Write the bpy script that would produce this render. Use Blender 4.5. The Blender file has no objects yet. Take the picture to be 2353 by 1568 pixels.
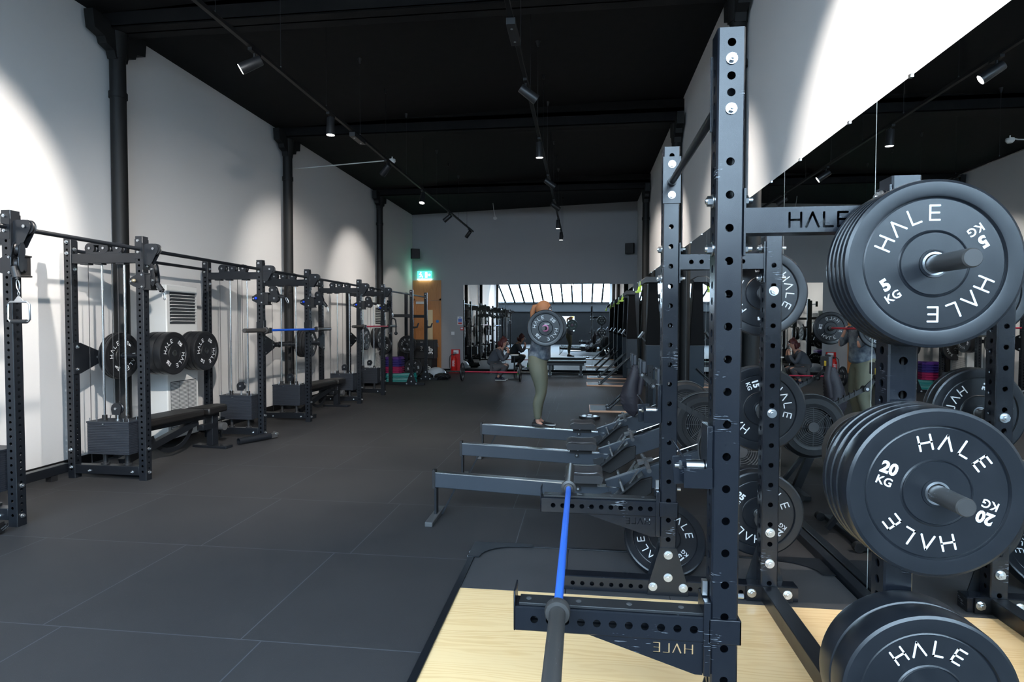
import bpy, math, random
from mathutils import Vector, Matrix, Quaternion
PI = math.pi
R = math.radians
random.seed(7)
sc = bpy.context.scene
COL = sc.collection

# ------------------------------------------------------------------ camera
F = 1332.0
cam_d = bpy.data.cameras.new('camera'); cam = bpy.data.objects.new('camera', cam_d); COL.objects.link(cam)
cam_d.sensor_width = 36.0; cam_d.lens = F * 36.0 / 2353.0; cam_d.clip_start = 0.05; cam_d.clip_end = 200
YAW, PITCH, ROLL = R(7.0), R(1.72), R(0.1)
fw = Vector((-math.sin(YAW) * math.cos(PITCH), math.cos(YAW) * math.cos(PITCH), -math.sin(PITCH)))
rt = Vector((math.cos(YAW), math.sin(YAW), 0)); up = rt.cross(fw)
r2 = rt * math.cos(ROLL) + up * math.sin(ROLL); u2 = -rt * math.sin(ROLL) + up * math.cos(ROLL)
M3 = Matrix((r2, u2, -fw)).transposed()
cam.matrix_world = Matrix.Translation((0, 0, 1.40)) @ M3.to_4x4()
sc.camera = cam

# ------------------------------------------------------------------ colour, sky, sun
sc.view_settings.view_transform = 'Standard'; sc.view_settings.look = 'None'
sc.view_settings.gamma = 1.0; sc.view_settings.use_curve_mapping = False
sc.view_settings.exposure = 1.0
sc.cycles.use_denoising = True
sc.cycles.max_bounces = 10; sc.cycles.diffuse_bounces = 4; sc.cycles.glossy_bounces = 5; sc.cycles.transparent_max_bounces = 12
sc.cycles.sample_clamp_indirect = 6.0; sc.cycles.use_light_tree = True
w = bpy.data.worlds.new('sky'); sc.world = w; w.use_nodes = True
bg = w.node_tree.nodes['Background']; bg.inputs[0].default_value = (0.60, 0.79, 1.0, 1); bg.inputs[1].default_value = 12.2

# room numbers
XL, XR, YB, YF = -4.9, 1.46, 16.3, -0.6
XL2, XR2, YR = -5.85, 2.5, -6.3            # glazed bay behind the camera
def zc(x): return 4.52 + (x + 4.9) * 0.038
def portal(name, c, nrm, sx, sy):
    d = bpy.data.lights.new(name, 'AREA'); d.shape = 'RECTANGLE'; d.size = sx; d.size_y = sy
    d.cycles.is_portal = True
    o = bpy.data.objects.new(name, d); COL.objects.link(o); o.location = c
    o.rotation_euler = Vector(nrm).to_track_quat('-Z', 'Y').to_euler(); return o
GZ0, GZ1, GY0, GY1 = 2.8, 4.25, YR + .12, -1.3   # sloping glass: low at the rear, high at GY1
_sl = Vector((0, GY1 - GY0, GZ1 - GZ0)); _n = Vector((0, _sl.z, -_sl.y)).normalized()
portal('skylight_portal', ((XL2 + XR2) / 2, (GY0 + GY1) / 2, (GZ0 + GZ1) / 2 - .08), _n, XR2 - XL2, _sl.length)

# ------------------------------------------------------------------ materials
def mat(name, col, rough=.5, metal=0., spec=.5, emit=None, es=0., coat=0., noise=None, bump=0., bscale=50., rvar=0., scale=8.):
    m = bpy.data.materials.new(name); m.use_nodes = True; nt = m.node_tree; b = nt.nodes['Principled BSDF']
    b.inputs['Base Color'].default_value = (*col, 1); b.inputs['Roughness'].default_value = rough
    b.inputs['Metallic'].default_value = metal; b.inputs['Specular IOR Level'].default_value = spec
    b.inputs['Coat Weight'].default_value = coat
    if emit: b.inputs['Emission Color'].default_value = (*emit, 1); b.inputs['Emission Strength'].default_value = es
    tc = nt.nodes.new('ShaderNodeTexCoord')
    if noise or rvar:
        n = nt.nodes.new('ShaderNodeTexNoise'); n.inputs['Scale'].default_value = scale; n.inputs['Detail'].default_value = 5
        nt.links.new(tc.outputs['Object'], n.inputs['Vector'])
        if noise:
            r = nt.nodes.new('ShaderNodeValToRGB'); r.color_ramp.elements[0].position = .35; r.color_ramp.elements[1].position = .7
            r.color_ramp.elements[0].color = (*col, 1); r.color_ramp.elements[1].color = (*noise, 1)
            nt.links.new(n.outputs['Fac'], r.inputs['Fac']); nt.links.new(r.outputs['Color'], b.inputs['Base Color'])
        if rvar:
            mr = nt.nodes.new('ShaderNodeMapRange'); mr.inputs['To Min'].default_value = rough - rvar; mr.inputs['To Max'].default_value = rough + rvar
            nt.links.new(n.outputs['Fac'], mr.inputs['Value']); nt.links.new(mr.outputs['Result'], b.inputs['Roughness'])
    if bump:
        n2 = nt.nodes.new('ShaderNodeTexNoise'); n2.inputs['Scale'].default_value = bscale; n2.inputs['Detail'].default_value = 3
        nt.links.new(tc.outputs['Object'], n2.inputs['Vector'])
        bp = nt.nodes.new('ShaderNodeBump'); bp.inputs['Strength'].default_value = bump; bp.inputs['Distance'].default_value = .002
        nt.links.new(n2.outputs['Fac'], bp.inputs['Height']); nt.links.new(bp.outputs['Normal'], b.inputs['Normal'])
    return m
def scratched(name, col, rough, amount=.62, sc_=1.0):
    m = mat(name, col, rough, spec=.45, rvar=.06, scale=12); nt = m.node_tree; b = nt.nodes['Principled BSDF']
    geo = nt.nodes.new('ShaderNodeNewGeometry')
    mp = nt.nodes.new('ShaderNodeMapping'); mp.inputs['Scale'].default_value = (14 * sc_, 14 * sc_, 190 * sc_)
    nt.links.new(geo.outputs['Position'], mp.inputs['Vector'])
    n = nt.nodes.new('ShaderNodeTexNoise'); n.inputs['Scale'].default_value = 1.6; n.inputs['Detail'].default_value = 6; n.inputs['Distortion'].default_value = .7
    nt.links.new(mp.outputs['Vector'], n.inputs['Vector'])
    big = nt.nodes.new('ShaderNodeTexNoise'); big.inputs['Scale'].default_value = 7.0; big.inputs['Detail'].default_value = 4
    nt.links.new(geo.outputs['Position'], big.inputs['Vector'])
    ad = nt.nodes.new('ShaderNodeMath'); ad.operation = 'MULTIPLY'; nt.links.new(n.outputs['Fac'], ad.inputs[0]); nt.links.new(big.outputs['Fac'], ad.inputs[1])
    r = nt.nodes.new('ShaderNodeValToRGB'); r.color_ramp.elements[0].position = amount * .62; r.color_ramp.elements[1].position = amount * .62 + .03
    r.color_ramp.elements[0].color = (*col, 1); r.color_ramp.elements[1].color = (.26, .28, .31, 1)
    nt.links.new(ad.outputs[0], r.inputs['Fac']); nt.links.new(r.outputs['Color'], b.inputs['Base Color'])
    return m
STEEL = mat('black_powder_steel', (.008, .010, .0135), .33, spec=.5, rvar=.05, scale=20)
RSTEEL = scratched('worn_black_steel', (.008, .010, .0145), .25, .655)
BLACK = mat('matt_black', (.008, .008, .009), .55)
DARK = mat('dark_plastic', (.015, .016, .018), .45)
GREYP = mat('grey_plastic', (.07, .072, .075), .5)
CHROME = mat('zinc_bolt', (.62, .64, .66), .28, metal=1.)
STEELROD = mat('polished_rod', (.72, .72, .72), .2, metal=1.)
RUBBER = mat('plate_rubber', (.0085, .0105, .014), .31, spec=.5, noise=(.012, .014, .018), rvar=.06, scale=9)
RUBBER2 = mat('dull_plate_rubber', (.01, .011, .013), .42, spec=.5)
WHITE = mat('white_lettering', (.85, .86, .87), .5)
DWHITE = mat('black_lettering', (.003, .003, .004), .6)
VINYL = mat('bench_vinyl', (.009, .0085, .0085), .45, bump=.2, bscale=300)
BLUEBAR = mat('blue_bar_coat', (.012, .12, .72), .3, coat=.3)
PINKBAR = mat('pink_bar_coat', (.72, .05, .10), .3, coat=.3)
REDBAR = mat('red_bar_coat', (.45, .02, .04), .3)
SLEEVE = scratched('worn_bar_sleeve', (.045, .043, .042), .38, .66, 2.5)
WALLM = mat('painted_wall', (.66, .655, .65), .85, bump=.08, bscale=120)
WALLB = mat('painted_back_wall', (.35, .352, .36), .85, bump=.05, bscale=90)
GREYW = mat('dark_grey_wall', (.035, .037, .04), .85, spec=.2)
BLACKW = mat('black_wall', (.004, .004, .0045), .8, spec=.2)
CEILM = mat('black_ceiling', (.006, .006, .0064), .85, spec=.25, noise=(.008, .008, .0084), bump=.3, bscale=6)
COLM = mat('black_column_paint', (.007, .0075, .008), .6, spec=.35, bump=.3, bscale=40)
TRACKM = mat('track_black', (.005, .005, .0055), .5, spec=.3)
SPOTM = mat('spot_housing', (.012, .0125, .014), .42)
LAMPM = mat('lamp_face', (1, 1, 1), .4, emit=(1, .96, .9), es=14)
ACM = mat('ac_white', (.62, .63, .62), .45)
ACD = mat('ac_dark_slot', (.03, .035, .04), .6)
DOORM = None
GREEN_E = mat('exit_green', (.02, .5, .35), .4, emit=(.05, .9, .55), es=2.2)
WHITE_E = mat('exit_white', (.9, 1, .95), .4, emit=(.75, 1, .9), es=5)
RED = mat('fire_red', (.62, .012, .01), .35)
PURPLE = mat('purple_plastic', (.075, .022, .2), .45)
INDIGO = mat('indigo_plastic', (.035, .022, .17), .45)
MAGENTA = mat('crimson_plastic', (.33, .015, .09), .45)
TEAL = mat('teal_plastic', (.0, .2, .19), .45)
SILVERB = mat('silver_dome', (.38, .44, .5), .3)
LIME = mat('lime_handle', (.42, .62, .04), .4)
COPPER = mat('wooden_board_edge', (.75, .42, .26), .4)
BOARD = mat('black_board', (.02, .02, .021), .5)
SKIN = mat('skin', (.58, .3, .21), .55)
HAIRB = mat('ginger_hair', (.42, .17, .07), .6, bump=.4, bscale=160)
HAIRR = mat('dark_red_hair', (.085, .012, .012), .55, bump=.4, bscale=160)
OLIVE = mat('olive_leggings', (.13, .135, .095), .7)
SWEAT = mat('slate_sweatshirt', (.07, .078, .095), .85)
TROUS = mat('grey_trousers', (.085, .085, .09), .85)
CAMO = mat('navy_camouflage_top', (.03, .045, .07), .8, noise=(.2, .23, .26), scale=14)
SHOEW = mat('white_sole', (.8, .8, .8), .5)
SHOEB = mat('black_shoe', (.012, .012, .014), .6)
SHOEN = mat('navy_shoe', (.015, .018, .04), .6)
JACK = mat('quilted_jacket', (.022, .019, .026), .6)
GLASSB = mat('clear_bottle', (.7, .78, .8), .12); GLASSB.node_tree.nodes['Principled BSDF'].inputs['Transmission Weight'].default_value = .6
LGREEN = mat('green_label', (.1, .4, .05), .5)
BLUEP = mat('blue_plastic_knob', (.01, .06, .7), .25)
BRASS = mat('worn_brass', (.5, .42, .28), .35, metal=.8)
PAPER = mat('paper_sign', (.8, .8, .82), .6)
BLUES = mat('blue_sign', (.03, .2, .55), .5)
REDS = mat('red_sign', (.6, .05, .04), .5)
YELLOW = mat('yellow_sticker', (.8, .6, .05), .5)
SCREEN = mat('screen_grey', (.1, .12, .12), .3)
MIRROR = mat('mirror_silver', (.86, .885, .89), .0, metal=1.)
MEDGE = mat('mirror_edge', (.75, .8, .78), .2)

def floor_mat():
    m = mat('rubber_floor', (.05, .05, .055), .62, spec=.35); nt = m.node_tree; b = nt.nodes['Principled BSDF']; L = nt.links.new
    geo = nt.nodes.new('ShaderNodeNewGeometry'); mp = nt.nodes.new('ShaderNodeMapping'); mp.inputs['Location'].default_value = (-.56 + .98, -2.36 + 9.8, 0)
    L(geo.outputs['Position'], mp.inputs['Vector'])
    br = nt.nodes.new('ShaderNodeTexBrick'); br.inputs['Scale'].default_value = 1; br.inputs['Brick Width'].default_value = .98; br.inputs['Row Height'].default_value = .98
    br.inputs['Mortar Size'].default_value = .0035; br.inputs['Mortar Smooth'].default_value = .3; br.offset = .1; br.offset_frequency = 2
    br.inputs['Color1'].default_value = (.036, .0365, .0395, 1); br.inputs['Color2'].default_value = (.0415, .0415, .0445, 1); br.inputs['Mortar'].default_value = (.08, .088, .1, 1)
    L(mp.outputs['Vector'], br.inputs['Vector'])
    n = nt.nodes.new('ShaderNodeTexNoise'); n.inputs['Scale'].default_value = 1.3; n.inputs['Detail'].default_value = 6
    L(geo.outputs['Position'], n.inputs['Vector'])
    r = nt.nodes.new('ShaderNodeValToRGB'); r.color_ramp.elements[0].color = (.66, .66, .68, 1); r.color_ramp.elements[1].color = (1.16, 1.13, 1.09, 1)
    L(n.outputs['Fac'], r.inputs['Fac'])
    mx = nt.nodes.new('ShaderNodeMix'); mx.data_type = 'RGBA'; mx.blend_type = 'MULTIPLY'; mx.inputs['Factor'].default_value = 1
    L(br.outputs['Color'], mx.inputs['A']); L(r.outputs['Color'], mx.inputs['B'])
    v = nt.nodes.new('ShaderNodeTexNoise'); v.inputs['Scale'].default_value = 260; v.inputs['Detail'].default_value = 2
    L(geo.outputs['Position'], v.inputs['Vector'])
    r3 = nt.nodes.new('ShaderNodeValToRGB'); r3.color_ramp.elements[0].position = .72; r3.color_ramp.elements[1].position = .8
    r3.color_ramp.elements[0].color = (0, 0, 0, 1); r3.color_ramp.elements[1].color = (.12, .12, .12, 1)
    L(v.outputs['Fac'], r3.inputs['Fac'])
    ad = nt.nodes.new('ShaderNodeMix'); ad.data_type = 'RGBA'; ad.blend_type = 'ADD'; ad.inputs['Factor'].default_value = 1
    L(mx.outputs['Result'], ad.inputs['A']); L(r3.outputs['Color'], ad.inputs['B']); L(ad.outputs['Result'], b.inputs['Base Color'])
    bp = nt.nodes.new('ShaderNodeBump'); bp.inputs['Strength'].default_value = .25; bp.inputs['Distance'].default_value = .002
    L(v.outputs['Fac'], bp.inputs['Height']); L(bp.outputs['Normal'], b.inputs['Normal'])
    return m
FLOORM = floor_mat()
TILEM = mat('platform_rubber_tile', (.048, .049, .053), .62, spec=.35, noise=(.058, .058, .062), bump=.3, bscale=260, scale=4)
def wood_mat(name, c1, c2, axis, rough=.35, scale=1.0):
    m = mat(name, c1, rough); nt = m.node_tree; b = nt.nodes['Principled BSDF']; L = nt.links.new
    geo = nt.nodes.new('ShaderNodeNewGeometry'); mp = nt.nodes.new('ShaderNodeMapping')
    mp.inputs['Scale'].default_value = {'x': (.9, 7, 7), 'z': (7, 7, .9)}[axis]
    L(geo.outputs['Position'], mp.inputs['Vector'])
    n = nt.nodes.new('ShaderNodeTexNoise'); n.inputs['Scale'].default_value = 1.2 * scale; n.inputs['Detail'].default_value = 3; n.inputs['Distortion'].default_value = .6
    L(mp.outputs['Vector'], n.inputs['Vector'])
    w_ = nt.nodes.new('ShaderNodeTexWave'); w_.bands_direction = 'Y' if axis == 'x' else 'X'; w_.inputs['Scale'].default_value = 1.6 * scale; w_.inputs['Distortion'].default_value = 26; w_.inputs['Detail'].default_value = 3; w_.inputs['Detail Scale'].default_value = .8
    L(mp.outputs['Vector'], w_.inputs['Vector'])
    mu = nt.nodes.new('ShaderNodeMath'); mu.operation = 'MULTIPLY'; L(w_.outputs['Fac'], mu.inputs[0]); L(n.outputs['Fac'], mu.inputs[1])
    r = nt.nodes.new('ShaderNodeValToRGB'); r.color_ramp.elements[0].color = (*c1, 1); r.color_ramp.elements[1].color = (*c2, 1); r.color_ramp.elements[0].position = .2; r.color_ramp.elements[1].position = .62
    L(mu.outputs[0], r.inputs['Fac']); L(r.outputs['Color'], b.inputs['Base Color'])
    return m
WOODM = wood_mat('pale_oak_board', (1.0, .69, .355), (.90, .575, .265), 'x')
DOORM = wood_mat('orange_veneer_door', (.50, .21, .07), (.42, .165, .05), 'z', .45)

# ------------------------------------------------------------------ mesh builder
class MB:
    def __init__(s): s.v = []; s.f = []; s.marks = []
    def add(s, vs, fs):
        o = len(s.v); s.v += [tuple(v) for v in vs]; s.f += [tuple(i + o for i in f) for f in fs]; return s
    def box(s, c, d, rot=None):
        x, y, z = d[0] / 2, d[1] / 2, d[2] / 2; c = Vector(c)
        vs = [Vector(p) for p in ((-x, -y, -z), (x, -y, -z), (x, y, -z), (-x, y, -z), (-x, -y, z), (x, -y, z), (x, y, z), (-x, y, z))]
        if rot is not None: vs = [rot @ v for v in vs]
        return s.add([v + c for v in vs], [(0, 3, 2, 1), (4, 5, 6, 7), (0, 1, 5, 4), (1, 2, 6, 5), (2, 3, 7, 6), (3, 0, 4, 7)])
    def b2(s, a, b): return s.box([(a[i] + b[i]) / 2 for i in range(3)], [abs(b[i] - a[i]) for i in range(3)])
    def bar(s, p0, p1, wy, wz):      # box beam between two points; wy across, wz 'up'
        p0 = Vector(p0); p1 = Vector(p1); d = (p1 - p0); L = d.length; d.normalize()
        u = Vector((0, 0, 1)); 
        if abs(d.z) > .95: u = Vector((0, 1, 0))
        sdv = d.cross(u).normalized(); u = sdv.cross(d)
        m = Matrix((d, sdv, u)).transposed()
        return s.box((p0 + p1) / 2, (L, wy, wz), m)
    def cyl(s, p0, p1, r, n=20, r1=None, cap=True):
        p0 = Vector(p0); p1 = Vector(p1); r1 = r if r1 is None else r1
        d = (p1 - p0).normalized(); a = d.orthogonal().normalized(); b = d.cross(a)
        vs = []
        for p, rr in ((p0, r), (p1, r1)):
            for i in range(n):
                t = 2 * PI * i / n; vs.append(p + a * math.cos(t) * rr + b * math.sin(t) * rr)
        fs = [(i, (i + 1) % n, n + (i + 1) % n, n + i) for i in range(n)]
        if cap: fs += [tuple(range(n - 1, -1, -1)), tuple(range(n, 2 * n))]
        return s.add(vs, fs)
    def lathe(s, o, d, prof, n=48):   # prof: (radius, distance along d); radius 0 closes
        o = Vector(o); d = Vector(d).normalized(); a = d.orthogonal().normalized(); b = d.cross(a)
        base = len(s.v); rings = []
        for (r, h) in prof:
            if r <= 1e-6: rings.append([len(s.v)]); s.v.append(tuple(o + d * h)); continue
            ids = []
            for i in range(n):
                t = 2 * PI * i / n; ids.append(len(s.v)); s.v.append(tuple(o + d * h + a * math.cos(t) * r + b * math.sin(t) * r))
            rings.append(ids)
        for k in range(len(rings) - 1):
            A, B = rings[k], rings[k + 1]
            for i in range(n):
                j = (i + 1) % n
                if len(A) == 1 and len(B) == 1: continue
                if len(A) == 1: s.f.append((A[0], B[j], B[i]))
                elif len(B) == 1: s.f.append((A[i], A[j], B[0]))
                else: s.f.append((A[i], A[j], B[j], B[i]))
        return s
    def tube(s, pts, r, n=10, closed=False):
        pts = [Vector(p) for p in pts]; rings = []; N = len(pts); prev = None
        rs = r if isinstance(r, (list, tuple)) else [r] * N
        for k in range(N):
            if closed: t = (pts[(k + 1) % N] - pts[k - 1])
            else: t = pts[min(k + 1, N - 1)] - pts[max(k - 1, 0)]
            t.normalize()
            if prev is None: a = t.orthogonal().normalized()
            else:
                a = prev - t * prev.dot(t)
                a = a.normalized() if a.length > 1e-5 else t.orthogonal().normalized()
            prev = a; b = t.cross(a); ids = []
            for i in range(n):
                q = 2 * PI * i / n; ids.append(len(s.v)); s.v.append(tuple(pts[k] + (a * math.cos(q) + b * math.sin(q)) * rs[k]))
            rings.append(ids)
        for k in range(N if closed else N - 1):
            A, B = rings[k], rings[(k + 1) % N]
            for i in range(n): j = (i + 1) % n; s.f.append((A[i], A[j], B[j], B[i]))
        if not closed: s.f.append(tuple(reversed(rings[0]))); s.f.append(tuple(rings[-1]))
        return s
    def prism(s, poly, o, u, v, t):   # polygon in (u,v), extruded by t along u x v
        o = Vector(o); u = Vector(u); v = Vector(v); n = u.cross(v).normalized() * t; k = len(poly)
        vs = [o + u * p[0] + v * p[1] for p in poly]; vs += [q + n for q in vs]
        fs = [tuple(range(k - 1, -1, -1)), tuple(range(k, 2 * k))] + [(i, (i + 1) % k, k + (i + 1) % k, k + i) for i in range(k)]
        return s.add(vs, fs)
    def ball(s, c, r, n=16, m=10, sq=(1, 1, 1)):
        c = Vector(c); rings = []
        for j in range(m + 1):
            ph = PI * j / m
            if j in (0, m): rings.append([len(s.v)]); s.v.append((c.x, c.y, c.z + r * sq[2] * math.cos(ph))); continue
            ids = []
            for i in range(n):
                t = 2 * PI * i / n; ids.append(len(s.v)); s.v.append((c.x + r * sq[0] * math.sin(ph) * math.cos(t), c.y + r * sq[1] * math.sin(ph) * math.sin(t), c.z + r * sq[2] * math.cos(ph)))
            rings.append(ids)
        for k in range(m):
            A, B = rings[k], rings[k + 1]
            for i in range(n):
                j = (i + 1) % n
                if len(A) == 1: s.f.append((A[0], B[i], B[j]))
                elif len(B) == 1: s.f.append((A[i], B[0], A[j]))
                else: s.f.append((A[i], B[i], B[j], A[j]))
        return s
    def mesh(s, name, m=None, smooth=None):
        me = bpy.data.meshes.new(name); me.from_pydata(s.v, [], s.f); me.validate(); me.update()
        if m: me.materials.append(m)
        if smooth is not None:
            me.polygons.foreach_set('use_smooth', [True] * len(me.polygons))
            me.set_sharp_from_angle(angle=R(smooth))
        return me
    def build(s, name, m, parent=None, smooth=35, bevel=0.):
        if len(s.marks) > 1:
            last = None
            for k, (v0, f0) in enumerate(s.marks):
                v1, f1 = s.marks[k + 1] if k + 1 < len(s.marks) else (len(s.v), len(s.f))
                q = MB(); q.v = s.v[v0:v1]; q.f = [tuple(i - v0 for i in f) for f in s.f[f0:f1]]; last = q.build(name, m, parent, smooth, bevel)
            return last
        o = bpy.data.objects.new(name, s.mesh(name, m, smooth)); COL.objects.link(o)
        if parent: o.parent = parent
        if bevel:
            b = o.modifiers.new('bevel', 'BEVEL'); b.width = bevel; b.segments = 2; b.limit_method = 'ANGLE'; b.angle_limit = R(50)
        return o
def tag(o, label=None, cat=None, group=None, kind=None):
    if label: o['label'] = label
    if cat: o['category'] = cat
    if group: o['group'] = group
    if kind: o['kind'] = kind
    return o
def thing(name, label, cat, loc=(0, 0, 0), rz=0, group=None):
    o = bpy.data.objects.new(name, None); COL.objects.link(o); o.empty_display_size = .1
    o.location = loc; o.rotation_euler = (0, 0, rz); return tag(o, label, cat, group)
def struct(name, mb, m, **k):
    return tag(mb.build(name, m, **k), kind='structure')
def dup(root, loc=None, rot=None, label=None, group=None, skip=()):
    r = root.copy(); COL.objects.link(r)
    if loc is not None: r.location = loc
    if rot is not None: r.rotation_euler = rot
    if label: r['label'] = label
    if group: r['group'] = group
    for ch in list(root.children):
        if ch.name.split('.')[0] in skip: continue
        c = ch.copy(); COL.objects.link(c); c.parent = r
        for g in list(ch.children):
            d = g.copy(); COL.objects.link(d); d.parent = c
    return r

# perforated square tube ------------------------------------------------
def perf_face(mb, o, u, v, L, w, holes, r, t=.004):
    """plate from o along u (length L), across v (width w); holes = distances along u; n = u x v outward"""
    o = Vector(o); u = Vector(u); v = Vector(v); n = u.cross(v).normalized()
    P = lambda a, b, c=0: o + u * a + v * b + n * c
    hs = sorted(holes); cur = 0.
    for h in hs:
        q = min(r * 1.6, w / 2)
        if h - q > cur: mb.add([P(cur, 0), P(h - q, 0), P(h - q, w), P(cur, w)], [(0, 1, 2, 3)])
        cur = h + q; k = 3; c = w / 2
        mb.add([P(h - q, 0), P(h + q, 0), P(h + q, c - q), P(h - q, c - q)], [(0, 1, 2, 3)])
        mb.add([P(h - q, c + q), P(h + q, c + q), P(h + q, w), P(h - q, w)], [(0, 1, 2, 3)])
        ring = [P(h + r * math.cos(2 * PI * i / 12), c + r * math.sin(2 * PI * i / 12)) for i in range(12)]
        deep = [p - n * t for p in ring]
        sq = [P(h + q, c), P(h + q, c + q), P(h, c + q), P(h - q, c + q), P(h - q, c), P(h - q, c - q), P(h, c - q), P(h + q, c - q)]
        vs = ring + deep + sq; fs = []
        for a in range(4):
            i0 = a * 3
            fs.append((24 + 2 * a, 24 + 2 * a + 1, 24 + (2 * a + 2) % 8, (i0 + 3) % 12, i0 + 2, i0 + 1, i0))
        for i in range(12): j = (i + 1) % 12; fs.append((i, j, 12 + j, 12 + i))
        mb.add(vs, fs)
    if L > cur: mb.add([P(cur, 0), P(L, 0), P(L, w), P(cur, w)], [(0, 1, 2, 3)])
def perf_tube(L, w, hf, hs, r, mb=None, o=(0, 0, 0), d=(0, 0, 1), a=(1, 0, 0), w2=None, ch=.004):
    """square tube from o (centre of end) along d; a = first side dir; hf holes on faces normal to (d x a), hs holes on faces normal to a"""
    mb = mb or MB(); o = Vector(o); d = Vector(d); a = Vector(a); b = d.cross(a); w2 = w2 or w
    # a half-extent w/2, b half-extent w2/2
    A, B = w / 2, w2 / 2
    # faces: normal -b... orientation u x v = n
    def face(nrm, across, half_n, half_a, holes):
        # choose v so that d x v = nrm
        v = nrm.cross(d); st = o + nrm * half_n - v * (half_a - ch)
        perf_face(mb, st, d, v, L, 2 * (half_a - ch), holes or [], r)
    face(b, a, B, A, hf); face(-b, a, B, A, hf); face(a, b, A, B, hs); face(-a, b, A, B, hs)
    P = lambda x, y, h: o + a * x + b * y + d * h
    for sx in (1, -1):
        for sy in (1, -1):
            q = [P(sx * A, sy * (B - ch), 0), P(sx * (A - ch), sy * B, 0), P(sx * (A - ch), sy * B, L), P(sx * A, sy * (B - ch), L)]
            mb.add(q, [(0, 1, 2, 3)])
    for h in (0, L):
        oc = [P(A, B - ch, h), P(A - ch, B, h), P(-A + ch, B, h), P(-A, B - ch, h), P(-A, -B + ch, h), P(-A + ch, -B, h), P(A - ch, -B, h), P(A, -B + ch, h)]
        mb.add(oc, [tuple(range(8))])
    return mb
def bolt(mb, p, n, r=.014, h=.012, washer=True):
    mb.marks.append((len(mb.v), len(mb.f))); p = Vector(p); n = Vector(n).normalized()
    if washer: mb.cyl(p, p + n * .003, r * 1.35, 16)
    mb.cyl(p + n * .003, p + n * (.003 + h), r, 6)
    mb.cyl(p + n * (.003 + h), p + n * (.008 + h), r * .5, 10)
    return mb

# lettering: strokes laid out in a unit box ------------------------------
GL = {'H': [((0, 0), (0, 1)), ((.8, 0), (.8, 1)), ((0, .5), (.8, .5))], 'V': [((0, 0), (.42, 1)), ((.42, 1), (.84, 0))],
      'L': [((0, 1), (0, 0)), ((0, 0), (.6, 0))], 'E': [((0, 0), (0, 1)), ((0, 0), (.62, 0)), ((0, .5), (.58, .5)), ((0, 1), (.62, 1))]}
def stroke(mb, a, b, wd, f, t0, t1):
    """a,b 2D; f maps (x,y,t)->3D"""
    a = Vector(a); b = Vector(b); d = (b - a).normalized(); p = Vector((-d.y, d.x)) * wd / 2; d = d * wd / 2
    q = [a - d + p * .5, a - d - p * .5, a - d * .5 - p, b + d * .5 - p, b + d - p * .5, b + d + p * .5, b + d * .5 + p, a - d * .5 + p]
    k = len(q); vs = [f(x.x, x.y, t0) for x in q] + [f(x.x, x.y, t1) for x in q]
    mb.add(vs, [tuple(range(k - 1, -1, -1)), tuple(range(k, 2 * k))] + [(i, (i + 1) % k, k + (i + 1) % k, k + i) for i in range(k)])
_fc = {}
def font_tris(txt, bold=.0):
    key = (txt, bold)
    if key in _fc: return _fc[key]
    c = bpy.data.curves.new('t', 'FONT'); c.body = txt; c.size = 1; c.offset = bold; c.align_x = 'CENTER'; c.resolution_u = 3; c.fill_mode = 'FRONT'
    o = bpy.data.objects.new('t', c); COL.objects.link(o); dg = bpy.context.evaluated_depsgraph_get()
    me = bpy.data.meshes.new_from_object(o.evaluated_get(dg)); vs = [v.co.copy() for v in me.vertices]; fs = [tuple(p.vertices) for p in me.polygons]
    bpy.data.objects.remove(o); bpy.data.curves.remove(c); bpy.data.meshes.remove(me)
    ys = [v.y for v in vs]; y0, y1 = min(ys), max(ys); s_ = 1 / (y1 - y0)
    xs = [v.x for v in vs]; xm = (min(xs) + max(xs)) / 2
    res = ([((v.x - xm) * s_, (v.y - y0) * s_) for v in vs], fs); _fc[key] = res; return res
def font_to(mb, txt, f, size, x0, y0, bold=.02):
    vs, fs = font_tris(txt, bold); mb.add([f(x0 + x * size, y0 + y * size, 1) for x, y in vs], fs)
def word_hale(mb, f, x0, y0, h, wd, gap=.42, t0=0., t1=1.):
    x = x0
    for ch in 'HVLE':
        for a, b in GL[ch]: stroke(mb, (x + a[0] * h, y0 + a[1] * h), (x + b[0] * h, y0 + b[1] * h), wd, f, t0, t1)
        x += h * ({'H': .8, 'V': .84, 'L': .6, 'E': .62}[ch] + gap)
    return x

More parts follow.
